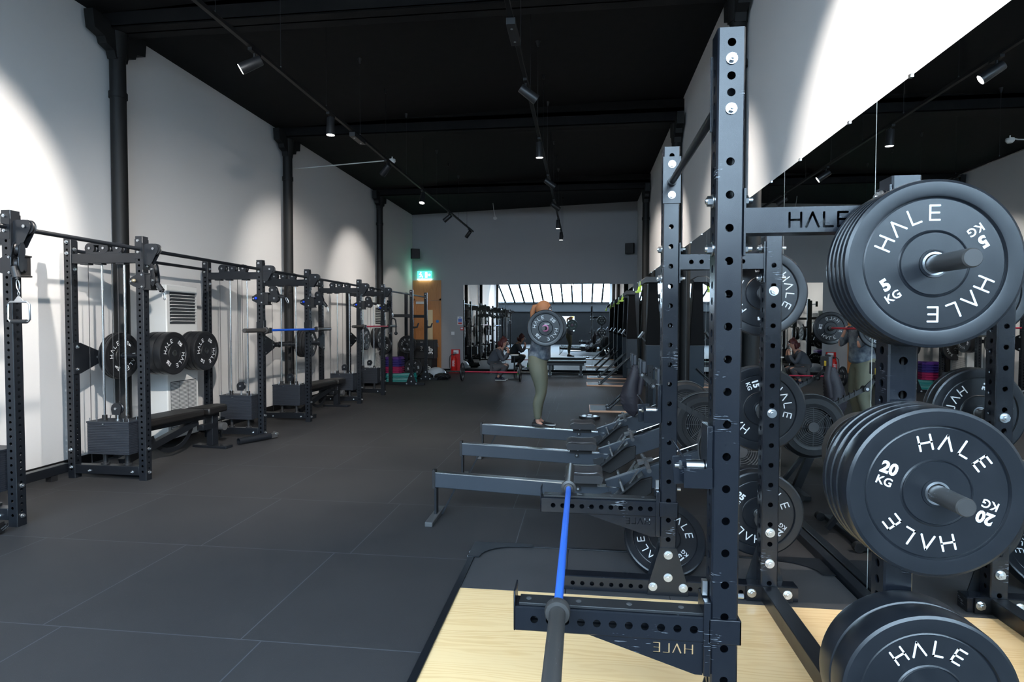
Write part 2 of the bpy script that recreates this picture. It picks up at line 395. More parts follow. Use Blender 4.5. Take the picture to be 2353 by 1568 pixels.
# ------------------------------------------------------------------ plates
THK = {'5': .024, '10': .036, '15': .05, '20': .062, '25': .078}
_pm = {}
def plate_meshes(kg, dull=False):
    key = (kg, dull)
    if key in _pm: return _pm[key]
    T = THK[kg]; h = T / 2; g = .005
    half = [(.0255, h), (.028, h + .001), (.038, h + .001), (.0385, h - .002), (.082, h - .002), (.084, h - .0045), (.0865, h - .002), (.090, h - g), (.172, h - g), (.1755, h - g - .002), (.179, h - .001), (.184, h), (.216, h), (.2235, h - .004), (.225, h - .010)]
    prof = half + [(r, -z) for r, z in reversed(half)] + [half[0]]
    body = MB().lathe((0, 0, 0), (0, -1, 0), prof, 72).mesh('rubber_disc', RUBBER2 if dull else RUBBER, 28)
    ring = MB().lathe((0, 0, 0), (0, -1, 0), [(.0252, h + .002), (.031, h + .002), (.031, -h - .002), (.0252, -h - .002), (.0252, h + .002)], 28).mesh('hub_ring', CHROME, 40)
    t = MB()
    for side in (1, -1):
        yb = -(h - g) * side
        for k in (0, 1):
            a0 = PI / 2 + k * PI
            for i, ch in enumerate('HVLE'):
                ang = a0 + R(33) - R(22) * i; rad = .135; S = .038
                wch = {'H': .8, 'V': .84, 'L': .6, 'E': .62}[ch]
                er = Vector((math.cos(ang), math.sin(ang))); et = Vector((math.sin(ang), -math.cos(ang)))
                def f(x, y, tt, er=er, et=et, wch=wch, S=S, rad=rad):
                    p = er * (rad - S / 2 + y) + et * (x - wch * S / 2)
                    return (p.x * side, yb - side * tt * .0012, p.y)
                for a, b in GL[ch]: stroke(t, (a[0] * S, a[1] * S), (b[0] * S, b[1] * S), .0050, f, -.2, 1)
            ca = PI + k * PI; cx = .131 * math.cos(ca); sg = 1 if k == 0 else -1
            def f2(x, y, tt, cx=cx, sg=sg): return ((cx + x * sg) * side, yb - side * .0013, (y * sg))
            font_to(t, kg, f2, .034, 0, .001, .045); font_to(t, 'KG', f2, .023, 0, -.030, .02)
    let = t.mesh('lettering', WHITE)
    _pm[key] = (body, ring, let); return _pm[key]
def plate(kg, loc, label, axis='y', roll=0, tilt=0., group=None, cat='weight plate', dull=False, mat_=None, flip=False):
    b, r, l = plate_meshes(kg, dull)
    o = thing('weight_plate', label, cat, loc, 0, group)
    for nm, me in (('rubber_disc', b), ('hub_ring', r), ('lettering', l)):
        c = bpy.data.objects.new(nm, me); COL.objects.link(c); c.parent = o
    # local face normal -Y ; roll about Y
    m = Matrix.Rotation(-roll, 4, 'Y')
    if axis == 'x': m = Matrix.Rotation(PI / 2, 4, 'Z') @ m
    if axis == '-y': m = Matrix.Rotation(PI, 4, 'Z') @ m
    if tilt: m = Matrix.Rotation(tilt, 4, 'X') @ m
    o.rotation_euler = m.to_euler(); return o

# ================================================================== THE ROOM
struct('floor', MB().b2((XL2 - .2, YR - .2, -.12), (XR2 + .2, YB + .2, 0)), FLOORM)
struct('wall_left', MB().b2((XL - .15, YF, 0), (XL, YB, 5.0)), WALLM)
struct('wall_right', MB().b2((XR, YF, 0), (XR + .15, YB, 5.0)), WALLM)
struct('wall_back', MB().b2((XL - .15, YB, 0), (XR + .15, YB + .15, 5.0)), WALLB)
ret = MB(); ret.b2((XL2, YF, 0), (XL - .15, YF + .12, 5.0)); ret.b2((XR + .15, YF, 0), (XR2, YF + .12, 5.0)); struct('wall_return', ret, GREYW)
struct('wall_rear', MB().b2((XL2, YR - .12, 0), (XR2, YR, 2.2)), BLACKW)
struct('trim_1', MB().b2((XL2, YR - .12, 2.2), (XR2, YR + .06, 2.8)), GREYW)
side = MB()
for x in (XL2, XR2 + .12): side.prism([(YR - .12, 0), (YF, 0), (YF, 5.0), (GY1, 4.9), (YR - .12, 3.0)], (x - .12, 0, 0), (0, 1, 0), (0, 0, 1), .12)
struct('wall_side', side, WALLM)
cm = MB(); v = []
for (x, y) in ((XL2, GY1), (XR2, GY1), (XR2, YB + .1), (XL2, YB + .1)): v.append((x, y, zc(x)))
v += [(a, b, 5.15) for a, b, c in v]
cm.add(v, [(3, 2, 1, 0), (4, 5, 6, 7), (0, 1, 5, 4), (1, 2, 6, 5), (2, 3, 7, 6), (3, 0, 4, 7)])
struct('ceiling', cm, CEILM)
# sloping glass at the rear
fr = MB(); nrm = _n
for i in range(14):
    x = XL2 + .02 + i * (XR2 - XL2 - .04) / 13
    fr.bar((x, GY0, GZ0), (x, GY1, GZ1), .11, .06)
fr.bar((XL2, GY0, GZ0), (XR2, GY0, GZ0), .08, .08); fr.bar((XL2, GY1, GZ1 + .02), (XR2, GY1, GZ1 + .02), .1, .12)
struct('trim_9', MB().b2((XL2, GY1 - .12, GZ1 + .0), (XR2, GY1, 4.95)), CEILM)
glz = mat('window_glass', (1, 1, 1), .02); nt = glz.node_tree; nt.nodes.remove(nt.nodes['Principled BSDF'])
tr = nt.nodes.new('ShaderNodeBsdfTransparent'); tr.inputs[0].default_value = (.95, .97, .97, 1); gl = nt.nodes.new('ShaderNodeBsdfGlossy'); gl.inputs['Roughness'].default_value = .02
mx = nt.nodes.new('ShaderNodeMixShader'); mx.inputs[0].default_value = .06
nt.links.new(tr.outputs[0], mx.inputs[1]); nt.links.new(gl.outputs[0], mx.inputs[2]); nt.links.new(mx.outputs[0], nt.nodes['Material Output'].inputs['Surface'])
wf = struct('window_1', fr, BLACK)
pn = MB(); a = nrm * .01; p = [Vector((XL2, GY0, GZ0)), Vector((XR2, GY0, GZ0)), Vector((XR2, GY1, GZ1)), Vector((XL2, GY1, GZ1))]
pn.add([q + a for q in p] + [q - a for q in p], [(0, 1, 2, 3), (7, 6, 5, 4)])
pn.build('pane', glz, wf)
struct('ground_outside', MB().b2((-30, -60, -.2), (30, YR - .2, -.13)), GREYW)
# ceiling beams, columns with corbels
bm_ = MB()
for i, y in enumerate((5.53, 9.0, 13.3)):
    b_ = MB(); zb = 4.38
    b_.b2((XL, y - .13, zb), (XR, y - .10, 4.6)); b_.b2((XL, y + .10, zb), (XR, y + .13, 4.6)); b_.b2((XL, y - .13, zb), (XR, y + .13, zb + .03)); b_.b2((XL, y - .02, zb), (XR, y + .02, 4.72)); b_.b2((XL, y - .13, zb + .14), (XR, y + .13, 4.72))
    struct('trim_%d' % (i + 2), b_, CEILM, bevel=.01)
def column(y, x, sgn, nm):
    c = MB(); c.cyl((x, y, 0), (x, y, 4.3), .074, 24); c.cyl((x, y, 3.72), (x, y, 3.78), .085, 20); c.cyl((x, y, 0), (x, y, .1), .1, 20)
    c.cyl((x, y, 4.12), (x, y, 4.4), .08, 20, .10)
    poly = [(-.075, 4.10), (.075, 4.10), (.095, 4.17), (.19, 4.20), (.21, 4.26), (.33, 4.29), (.35, 4.46), (-.35, 4.46), (-.33, 4.29), (-.21, 4.26), (-.19, 4.20), (-.095, 4.17)]
    c.prism([(p[0] + y, p[1]) for p in poly], (x - .05, 0, 0), (0, 1, 0), (0, 0, 1), .1)
    struct(nm, c, COLM)
for i, y in enumerate((5.53, 9.0, 13.3)): column(y, -4.79, 1, 'column_left'); column(y, 1.375, -1, 'column_right')
column(.3, -4.79, 1, 'column_left')
struct('baseboard_back', MB().b2((XL, YB - .025, 0), (XR, YB, .1)), BLACKW)
struct('baseboard_left', MB().b2((XL, YF, 0), (XL + .02, YB, .09)), BLACKW)
struct('baseboard_right', MB().b2((XR - .075, YF, 0), (XR - .018, 4.9, .055)), STEEL, bevel=.004)

# mirrors: right wall in panels, back wall in panels
MT = 2.51
ORD = ['nearest the camera', 'behind the near weight plates', 'right of the bright vertical seam', 'left of the bright vertical seam', 'beside the nearest rower', 'beside the middle rower', 'beside the farthest rower', 'at the nearest ski machine', 'just past the nearest ski machine', 'between the ski machines', 'before the far ski machines', 'beside the far ski machines', 'last before the far corner']
ys = [-.55, .46, 1.79, 3.125, 4.46, 5.795, 7.13, 8.465, 9.8, 11.135, 12.47, 13.805, 15.14, 16.29]
for i in range(len(ys) - 1):
    m_ = thing('wall_mirror', 'wall mirror panel on the right wall, ' + ORD[i], 'mirror', (XR - .007, (ys[i] + ys[i + 1]) / 2, 0), 0, 'mirror panels on the right wall')
    L = ys[i + 1] - ys[i] - .006
    MB().b2((-.005, -L / 2, .0), (-.0049, L / 2, MT)).build('glass_face', MIRROR, m_)
    MB().b2((-.0045, -L / 2, .0), (.006, L / 2, MT)).build('glass_edge', MEDGE, m_)
    cl = MB()
    for yy in (-L / 2 + .3, L / 2 - .3): cl.box((-.006, yy, MT), (.012, .02, .016))
    cl.build('clip', CHROME, m_)
xs = [-3.40, -2.18, -.97, .25, 1.37]
for i in range(4):
    m_ = thing('wall_mirror', ['left', 'centre left', 'centre right', 'right'][i] + ' frameless mirror panel on the far end wall', 'mirror', ((xs[i] + xs[i + 1]) / 2, YB - .027, .1), 0, 'mirror panels on the far wall')
    L = xs[i + 1] - xs[i] - .006
    MB().b2((-L / 2, -.006, 0), (L / 2, -.0059, 2.4)).build('glass_face', MIRROR, m_)
    MB().b2((-L / 2, -.005, 0), (L / 2, .02, 2.4)).build('glass_edge', MEDGE, m_)

# door with panel over
dr = MB(); dr.b2((-4.88, YB - .02, 0), (-4.82, YB, 2.64)); dr.b2((-4.10, YB - .02, 0), (-4.05, YB, 2.64)); dr.b2((-4.88, YB - .02, 2.06), (-4.05, YB, 2.11)); dr.b2((-4.82, YB - .014, 2.11), (-4.10, YB, 2.64))
df = struct('door_1', dr, DOORM)
leaf = MB(); leaf.b2((-4.815, YB - .012, .01), (-4.50, YB, 2.055)); leaf.b2((-4.30, YB - .012, .01), (-4.105, YB, 2.055)); leaf.b2((-4.50, YB - .012, .01), (-4.30, YB, .45)); leaf.b2((-4.50, YB - .012, 1.79), (-4.30, YB, 2.055)); leaf.build('door_leaf', DOORM, df)
MB().b2((-4.50, YB - .006, .45), (-4.30, YB, 1.79)).build('vision_panel', mat('wired_glass', (.72, .6, .38), .3), df)
hd = MB(); hd.cyl((-4.16, YB - .012, .90), (-4.16, YB - .05, .90), .012, 12); hd.tube([(-4.16, YB - .05, .90), (-4.30, YB - .05, .90), (-4.31, YB - .05, .86), (-4.20, YB - .05, .85)], .010); hd.cyl((-4.16, YB - .012, .82), (-4.16, YB - .03, .82), .02, 12); hd.tube([(-4.16, YB - .03, .82), (-4.14, YB - .04, .78), (-4.13, YB - .05, .72)], .012)
hd.build('door_handle', CHROME, df)
MB().b2((-4.78, YB - .06, 1.96), (-4.55, YB - .012, 2.03)).build('door_closer', CHROME, df)
tag(MB().cyl((-4.16, YB - .013, 1.46), (-4.16, YB - .016, 1.46), .045, 24).build('door_sign', BLUES), 'small round blue sign stuck on the wooden door', 'sign')

# exit sign
ex = thing('exit_sign', 'lit green exit sign box above the wooden door', 'sign', (-4.53, YB - .04, 2.78))
MB().b2((-.20, -.03, -.1), (.20, .03, .12)).build('sign_box', GREEN_E, ex)
MB().b2((-.20, -.031, -.125), (.20, .031, -.1)).build('light_tray', WHITE_E, ex)
pic = MB()
def P2(x, y, t=1): return (x, -.0315 - .001 * t, y)
ms = MB()
stroke(ms, (-.115, .055), (-.09, -.005), .022, P2, 0, 1); stroke(ms, (-.09, -.005), (-.055, -.03), .018, P2, 0, 1); stroke(ms, (-.055, -.03), (-.06, -.07), .016, P2, 0, 1); stroke(ms, (-.09, -.005), (-.12, -.045), .018, P2, 0, 1); stroke(ms, (-.12, -.045), (-.155, -.05), .016, P2, 0, 1)
stroke(ms, (-.115, .05), (-.08, .02), .012, P2, 0, 1); stroke(ms, (-.115, .05), (-.145, .02), .012, P2, 0, 1); ms.cyl((-.10, -.0315, .082), (-.10, -.0325, .082), .015, 12)
ms.add([P2(.03, -.07), P2(.09, -.07), P2(.09, .085), P2(.03, .085)], [(0, 1, 2, 3)]); stroke(ms, (.11, .01), (.17, .01), .02, P2, 0, 1); stroke(ms, (.17, .01), (.145, .035), .018, P2, 0, 1); stroke(ms, (.17, .01), (.145, -.015), .018, P2, 0, 1)
ms.build('running_figure', WHITE_E, ex)

# signs and switch on the far wall
sg = thing('fire_action_sign', 'white fire action notice with blue and red blocks on far wall', 'sign', (-3.5, YB - .004, 1.48))
MB().b2((-.075, -.003, -.12), (.075, .003, .12)).build('sheet', PAPER, sg)
MB().b2((-.055, -.005, -.03), (.055, -.003, .06)).build('blue_block', mat('blue_block', (.12, .2, .6), .5), sg)
MB().b2((-.055, -.005, -.10), (.055, -.003, -.05)).build('red_block', REDS, sg)
MB().cyl((0, -.003, .09), (0, -.005, .09), .016, 12).build('emblem', BLUES, sg)
cp = thing('call_point', 'red break glass call point below the fire notice', 'alarm', (-3.44, YB - .02, 1.25)); MB().b2((-.045, -.02, -.045), (.045, .02, .045)).build('housing', REDS, cp); MB().b2((-.03, -.023, -.01), (.03, -.02, .03)).build('glass_face', PAPER, cp)
sw = thing('wall_socket', 'white square wall socket plate on far wall beside the door', 'socket', (-3.71, YB - .006, 1.12)); MB().b2((-.045, -.006, -.045), (.045, .006, .045)).build('plate', PAPER, sw); MB().b2((-.02, -.009, -.02), (.02, -.006, .02)).build('rocker', SHOEW, sw)
# fire extinguisher with stand
fs = thing('extinguisher_stand', 'tall red fire point stand leaning flat against the far wall', 'stand', (-3.62, YB - .16, 0))
sb = MB(); sb.prism([(-.145, 0), (.145, 0), (.125, .64), (-.125, .64)], (0, .12, .02), (1, 0, 0), (0, 0, 1), .02); sb.b2((-.145, -.12, 0), (.145, .12, .03)); sb.build('panel', RED, fs, bevel=.004)
MB().b2((-.06, .096, .54), (.09, .099, .64)).build('notice', PAPER, fs)
fe = thing('fire_extinguisher', 'red fire extinguisher standing on the red fire point', 'extinguisher', (-3.64, YB - .18, .031))
MB().lathe((0, 0, 0), (0, 0, 1), [(0, 0), (.07, 0), (.078, .015), (.078, .36), (.06, .41), (.025, .44), (.025, .46), (0, .46)], 28).build('cylinder', RED, fe)
MB().cyl((0, 0, .46), (0, 0, .50), .018, 12).box((.03, 0, .51), (.10, .02, .015)).box((.02, 0, .54), (.10, .02, .012)).build('valve', DARK, fe)
MB().tube([(0, 0, .49), (-.05, -.02, .5), (-.11, -.02, .44), (-.13, -.01, .28), (-.12, 0, .12), (-.10, 0, .05)], .009).build('hose', DARK, fe)
lb = MB()
for i in range(5): lb.b2((-.035, -.0795, .30 - i * .035), (.035 - .01 * (i % 2), -.0785, .315 - i * .035))
lb.build('label_text', WHITE, fe)
# speakers
def speaker(x, y, z, rz, lab):
    s = thing('wall_speaker', lab, 'speaker', (x, y, z), rz, 'wall speakers at the far end')
    MB().prism([(-.11, -.06), (.11, -.06), (.13, .0), (.09, .12), (-.09, .12), (-.13, .0)], (0, 0, -.14), (1, 0, 0), (0, 1, 0), .28).build('cabinet', BLACK, s, bevel=.008)
    MB().b2((-.10, -.066, -.12), (.10, -.06, .12)).build('grille', DARK, s); MB().box((0, .15, 0), (.05, .1, .05)).build('bracket', BLACK, s)
speaker(-4.66, 15.78, 3.34, R(28), 'black wall speaker high in the far left corner'); speaker(1.24, 16.02, 3.44, R(-20), 'black wall speaker high in the far right corner')
# smoke detectors
def detector(pipe, c, lab):
    s = thing('smoke_detector', lab, 'detector', c)
    MB().lathe((0, 0, 0), (0, 0, -1), [(0, -.02), (.05, -.02), (.055, .01), (.045, .03), (.03, .045), (0, .05)], 20).build('head', ACM, s)
    MB().tube([Vector(p) - Vector(c) for p in pipe], .009, 8).build('conduit', ACM, s)
detector([(-3.03, 9.0, 4.05), (-3.03, 9.0, 4.02), (-3.2, 9.1, 4.02), (-4.89, 9.4, 4.02)], (-3.03, 9.0, 3.99), 'smoke detector on a pale conduit reaching out from the left wall')
detector([(-2.35, 15.4, 4.25), (-2.39, 15.4, 4.45), (-2.41, 15.4, 4.62)], (-2.35, 15.4, 4.22), 'small smoke detector under the ceiling at the far end')

# ------------------------------------------------------------------ track lighting
def track(x, y0, y1, z, lab):
    t = thing('lighting_track', lab, 'light track', (x, y0, z), 0, 'suspended lighting tracks')
    L = y1 - y0
    MB().b2((-.018, 0, -.016), (.018, L, .016)).build('rail', TRACKM, t, bevel=.003)
    k = 0
    y = .25
    while y < L:
        h = zc(x) - z
        MB().cyl((0, y, .016), (0, y, h), .0022, 6).cyl((0, y, h - .06), (0, y, h), .012, 10, .028).cyl((0, y, .016), (0, y, .04), .008, 8).build('suspension_wire', TRACKM if k % 2 else DARK, t); y += .93; k += 1
track(-2.70, 1.0, 14.1, 3.66, 'black suspended lighting track nearer the left wall'); track(-.54, 1.0, 15.2, 3.66, 'black suspended lighting track nearer the right mirrors')
def spot(x, y, aim, lab, on=True, E=420, size=62, blend=.35, warm=(1, .93, .86)):
    z = 3.66; a = (Vector(aim) - Vector((x, y, z - .1))).normalized()
    s = thing('track_spotlight', lab, 'spotlight', (x, y, z - .016), 0, 'cylindrical spotlights on the tracks')
    c = Vector((0, 0, -.10)) + a * .03
    MB().box((0, 0, -.012), (.035, .14, .024)).cyl((0, 0, -.02), (0, 0, -.07), .012, 10).build('adaptor', TRACKM, s)
    MB().lathe(c - a * .09, a, [(0, 0), (.036, 0), (.040, .006), (.046, .185), (.043, .185), (.041, .17)], 24).build('housing', SPOTM, s)
    MB().cyl(c + a * .088, c + a * .0945, .0405, 24).build('lamp_face', LAMPM if on else DARK, s)
    if on:
        d = bpy.data.lights.new('spot_beam', 'SPOT'); d.energy = E; d.spot_size = R(size); d.spot_blend = blend; d.color = warm; d.shadow_soft_size = .045
        o = bpy.data.objects.new('spot_beam', d); COL.objects.link(o); o.parent = s; o.location = c + a * .10; o.rotation_euler = a.to_track_quat('-Z', 'Y').to_euler()
    return s
# track nearer the left wall
spot(-2.70, 2.4, (-4.9, 1.2, 2.0), 'spotlight over the first bay aimed at the left wall, out at the near end', size=74, E=230)
spot(-2.70, 4.55, (-4.9, 3.6, 2.15), 'large looking spotlight tilted left, first visible on the left track', size=80, E=260, blend=.5)
spot(-2.70, 6.0, (-2.75, 5.95, 0), 'lit spotlight hanging straight, second visible on the left track', E=35)
spot(-2.70, 7.8, (-4.9, 9.2, 1.75), 'spotlight turned away beside the smoke detector on the left track', size=76, E=120, blend=.7)
spot(-2.70, 9.6, (-2.9, 8.3, 0), 'lit spotlight, third shining on the left track', E=35)
spot(-2.70, 11.5, (-4.9, 12.0, 2.0), 'spotlight turned to the wall near the far end of left track', size=74, E=120, blend=.6)
spot(-2.70, 13.6, (-4.9, 14.9, 1.2), 'spotlight turned to the wall at the far end of the left track', E=50)
# track nearer the mirrors
spot(-.54, 1.15, (-4.9, 8.0, -.5), 'spotlight beyond the photo top throwing warm light across to the left racks', size=64, E=900, blend=1.)
spot(-.54, 2.9, (1.46, 3.0, 2.2), 'spotlight over the power rack aimed at the mirror wall, near end of right track', size=78, E=300, blend=.5)
spot(-.54, 5.4, (1.46, 6.15, 2.2), 'lit spotlight tilted right, first visible on the right track', size=76, E=170, blend=.6)
spot(-.54, 7.1, (-.5, 7.3, 0), 'lit spotlight hanging straight, second on the right track', E=50)
spot(-.54, 8.85, (1.46, 9.5, 2.2), 'lit spotlight tilted right, third on the right track', size=76, E=150, blend=.6)
spot(-.54, 10.6, (1.46, 11.9, 2.3), 'lit spotlight beside the far detector, fourth on the right track', size=76, E=150, blend=.6)
spot(-.54, 12.4, (-.6, 12.6, 0), 'lit spotlight hanging straight before the far wall', E=60)
spot(-.54, 14.1, (-.6, 14.2, 0), 'last lit spotlight on the right track, lowest in the photo', E=60)
for (x, y, lab) in ((-2.70, 6.75, 'flat metal power feed box on the left track'), (-.54, 4.45, 'square power feed box on the near part of the right track')):
    d = thing('track_feed_box', lab, 'track box', (x, y, 3.644)); MB().b2((-.035, -.17, -.05), (.035, .17, 0)).build('casing', SPOTM, d, bevel=.003); MB().cyl((0, -.1, -.05), (0, -.1, -.054), .01, 10).cyl((0, .1, -.05), (0, .1, -.054), .01, 10).build('screw', CHROME, d)

# ================================================================== LEFT RIG
HF = [.08 + .0493 * i for i in range(42)]
HS = [z + .0247 for z in HF[:-1]]
post_me = perf_tube(2.16, .072, HF, HS, .0105).mesh('upright', STEEL)
def cable_station():
    s = thing('cable_station', '', 'cable machine', (0, 0, 0), 0, 'cable stations of the rig on the left wall')
    def put(nm, me, loc=(0, 0, 0), par=s):
        o = bpy.data.objects.new(nm, me); COL.objects.link(o); o.parent = par; o.location = loc; return o
    fp = put('upright', post_me); rp = put('upright', post_me, (-.70, 0, 0))
    b = MB()
    for z in (2.12, 2.02): bolt(b, (0, -.037, z), (0, -1, 0), .012)
    for z in (2.04, 1.90, .28, .07): bolt(b, (.037, 0, z), (1, 0, 0), .012)
    b.build('bolt', CHROME, fp)
    b = MB()
    for z in (2.12, 2.02, .26, .10): bolt(b, (0, -.037, z), (0, -1, 0), .012)
    for z in (2.06, 1.88, 1.19, .98): bolt(b, (.037, 0, z), (1, 0, 0), .012)
    b.build('bolt', CHROME, rp)
    MB().b2((-.664, -.028, 1.93), (-.036, .028, 2.015)).b2((-.58, -.032, 1.918), (-.50, .032, 1.93)).b2((-.44, -.032, 1.918), (-.37, .032, 1.93)).b2((-.23, -.032, 1.918), (-.15, .032, 1.93)).build('top_beam', STEEL, s, bevel=.003)
    MB().b2((-.664, -.035, .045), (-.036, .035, .125)).build('base_beam', STEEL, s, bevel=.003).data.name = 'base_beam'
    b = MB()
    for x in (-.52, -.10): bolt(b, (x, -.035, .075), (0, -1, 0), .009)
    b.build('bolt', CHROME, s)
    # pulley housing on the top beam
    def cheek(y, t=.004):
        m = MB(); poly = [(-.53, 2.015)]
        for cx in (-.485, -.35, -.215):
            for i in range(9): a = PI * (1.0 - i / 8); poly.append((cx + .046 * math.cos(a), 2.065 + .046 * math.sin(a)))
        poly += [(-.165, 2.015)]
        return poly
    hb = MB()
    for cx in (-.485, -.35, -.215):
        for y in (-.026, .026): hb.cyl((cx, y - .002, 2.062), (cx, y + .002, 2.062), .047, 24)
    for y in (-.027, .023): hb.b2((-.50, y, 2.088), (-.20, y + .004, 2.108)); hb.b2((-.525, y, 2.013), (-.175, y + .004, 2.03))
    hb.b2((-.49, -.026, 2.105), (-.21, .026, 2.109)); hb.build('pulley_housing', STEEL, s)
    for cx in (-.485, -.35, -.215):
        pl = MB().lathe((cx, -.012, 2.062), (0, 1, 0), [(.008, 0), (.042, 0), (.035, .006), (.035, .018), (.042, .024), (.008, .024)], 24).build('pulley', DARK, s)
        MB().cyl((cx, -.03, 2.062), (cx, -.035, 2.062), .011, 12).build('pulley_pin', CHROME, pl)
    # guide rods, cables
    for x in (-.41, -.19): MB().cyl((x, .02, .13), (x, .02, 1.925), .0095, 14).build('guide_rod', STEELROD, s)
    for x, z0, z1 in ((-.545, .12, 1.93), (-.315, .64, 1.93), (-.255, .64, 1.93), (-.045, .12, 1.72)): MB().cyl((x, 0.0 if x > -.1 else .02, z0), (x, 0.0 if x > -.1 else .02, z1), .0028, 6).build('cable', DARK, s)
    # weight stack: separate plates with fine gaps
    st = MB()
    for i in range(19): st.b2((-.50, -.075, .235 + i * .0146), (-.095, .115, .2485 + i * .0146))
    st.b2((-.505, -.08, .513), (-.09, .12, .526))
    stk = st.build('weight_stack', mat('weight_stack_enamel', (.018, .022, .03), .45) if 'weight_stack_enamel' not in bpy.data.materials else bpy.data.materials['weight_stack_enamel'], s, bevel=.0015)
    for x in (-.41, -.19): MB().cyl((x, .02, .526), (x, .02, .57), .021, 18).build('rod_collar', BLACK, stk)
    ct = MB()
    for x in (-.49, -.42, -.16, -.11):
        for y in (-.055, .095): ct.marks.append((len(ct.v), len(ct.f))); ct.cyl((x, y, .526), (x, y, .55), .004, 8).cyl((x, y, .55), (x, y, .554), .008, 8)
    ct.marks.append((len(ct.v), len(ct.f))); ct.cyl((-.28, .02, .526), (-.28, .02, .585), .008, 10).cyl((-.28, .02, .526), (-.28, .02, .535), .018, 14).box((-.335, -.082, .505), (.014, .01, .008)); ct.build('stack_pin', CHROME, stk)
    sp = MB().lathe((-.28, .002, .632), (0, 1, 0), [(0, 0), (.05, 0), (.05, .006), (.043, .012), (.043, .022), (.05, .028), (.05, .036), (0, .036)], 24)
    sp.prism([(-.32, .575), (-.24, .575), (-.232, .632), (-.328, .632)], (0, -.002, 0), (1, 0, 0), (0, 0, 1), -.006)
    spo = sp.build('stack_pulley', STEEL, stk)
    MB().cyl((-.28, 0, .632), (-.28, -.012, .632), .011, 12).build('pulley_pin', CHROME, stk)
    for x in (-.41, -.19): MB().cyl((x, .02, .125), (x, .02, .14), .034, 16).cyl((x, .02, .14), (x, .02, .215), .019, 16).cyl((x, .02, .215), (x, .02, .234), .028, 16).build('buffer', DARK, s)
    # corner bracket with pulley at the top of the front upright
    poly = [(.036, 1.93), (.036, 2.085), (.065, 2.095), (.12, 2.095)]
    for i in range(1, 9): a = R(90 - i * 16); poly.append((.128 + .045 * math.cos(a), 2.05 + .045 * math.sin(a)))
    poly += [(.10, 1.91), (.05, 1.91)]
    for y in (-.022, .018): MB().prism(poly, (0, y + .004, 0), (1, 0, 0), (0, 0, 1), .004).build('front_bracket', STEEL, s)
    MB().b2((.036, -.04, 1.87), (.042, .04, 2.10)).build('bracket_plate', STEEL, s)
    pl = MB().lathe((.136, -.012, 2.047), (0, 1, 0), [(.008, 0), (.049, 0), (.042, .006), (.042, .018), (.049, .024), (.008, .024)], 28).build('pulley', DARK, s)
    MB().cyl((.128, -.026, 2.05), (.128, -.032, 2.05), .011, 12).build('pulley_pin', CHROME, pl)
    return s
def carriage(name_lab, x, y, z, knob, swing, attach=None):
    """sliding cable trolley on an upright"""
    s = thing('cable_trolley', name_lab, 'cable trolley', (x, y, z), 0, 'sliding cable trolleys on the left rig')
    poly = [(-.088, -.028), (-.088, .018), (-.05, .04), (.03, .075), (.058, .072), (.062, -.055), (.04, -.078), (-.045, -.05)]
    for yy in (-.040, .046): MB().prism(poly, (0, yy, 0), (1, 0, 0), (0, 0, 1), .006).build('side_plate', STEEL, s)
    MB().b2((.040, -.038, -.074), (.108, .038, .062)).b2((.040, -.043, .056), (.114, .043, .068)).b2((.040, -.043, -.080), (.114, .043, -.068)).build('housing', BLACK, s, bevel=.003)
    b = MB()
    for px, pz in ((-.068, -.005), (.035, .052), (.035, -.052)): bolt(b, (px, -.046, pz), (0, -1, 0), .009, .004, False)
    b.cyl((.09, 0, -.06), (.09, 0, .052), .006, 10).cyl((.09, 0, -.072), (.09, 0, -.062), .012, 10).cyl((.09, 0, .066), (.09, 0, .074), .012, 10); b.build('bolt', CHROME, s)
    MB().ball((-.03, -.062, 0), .017).build('knob', knob, s) if knob else None
    if knob: MB().cyl((-.03, -.046, 0), (-.03, -.06, 0), .007, 10).build('pin', CHROME, s)
    MB().cyl((-.045, .0, -.11), (-.045, .0, -.055), .007, 8).build('cable_ferrule', CHROME, s)
    m = Matrix.Rotation(swing, 3, 'Z')
    T = lambda p: tuple(m @ (Vector(p)) + Vector((.09, 0, 0)))
    for yy in (-.022, .018):
        poly2 = []
        for i in range(10): a = R(200 - i * 22); poly2.append((.075 + .05 * math.cos(a), .098 + .05 * math.sin(a)))
        poly2 += [(.15, .04)]
        for i in range(7): a = R(10 - i * 25); poly2.append((.10 + .052 * math.cos(a), .0 + .052 * math.sin(a)))
        poly2 += [(.03, -.045), (0, -.04), (0, .045), (.05, .045)]
        q = [T((p[0], yy, p[1])) for p in poly2] + [T((p[0], yy + .004, p[1])) for p in poly2]; k = len(poly2)
        MB().add(q, [tuple(range(k)), tuple(range(2 * k - 1, k - 1, -1))] + [(i, k + i, k + (i + 1) % k, (i + 1) % k) for i in range(k)]).build('pulley_arm', STEEL, s, smooth=20)
    for cx, cz in ((.075, .098), (.10, 0)):
        d = m @ Vector((0, 1, 0)); c0 = Vector(T((cx, -.013, cz)))
        pl = MB().lathe(c0, d, [(.006, 0), (.041, 0), (.035, .006), (.035, .02), (.041, .026), (.006, .026)], 24).build('pulley', DARK, s)
        MB().cyl(c0 - d * .008, c0 - d * .018, .013, 12).build('pulley_pin', CHROME, pl)
    return s, T

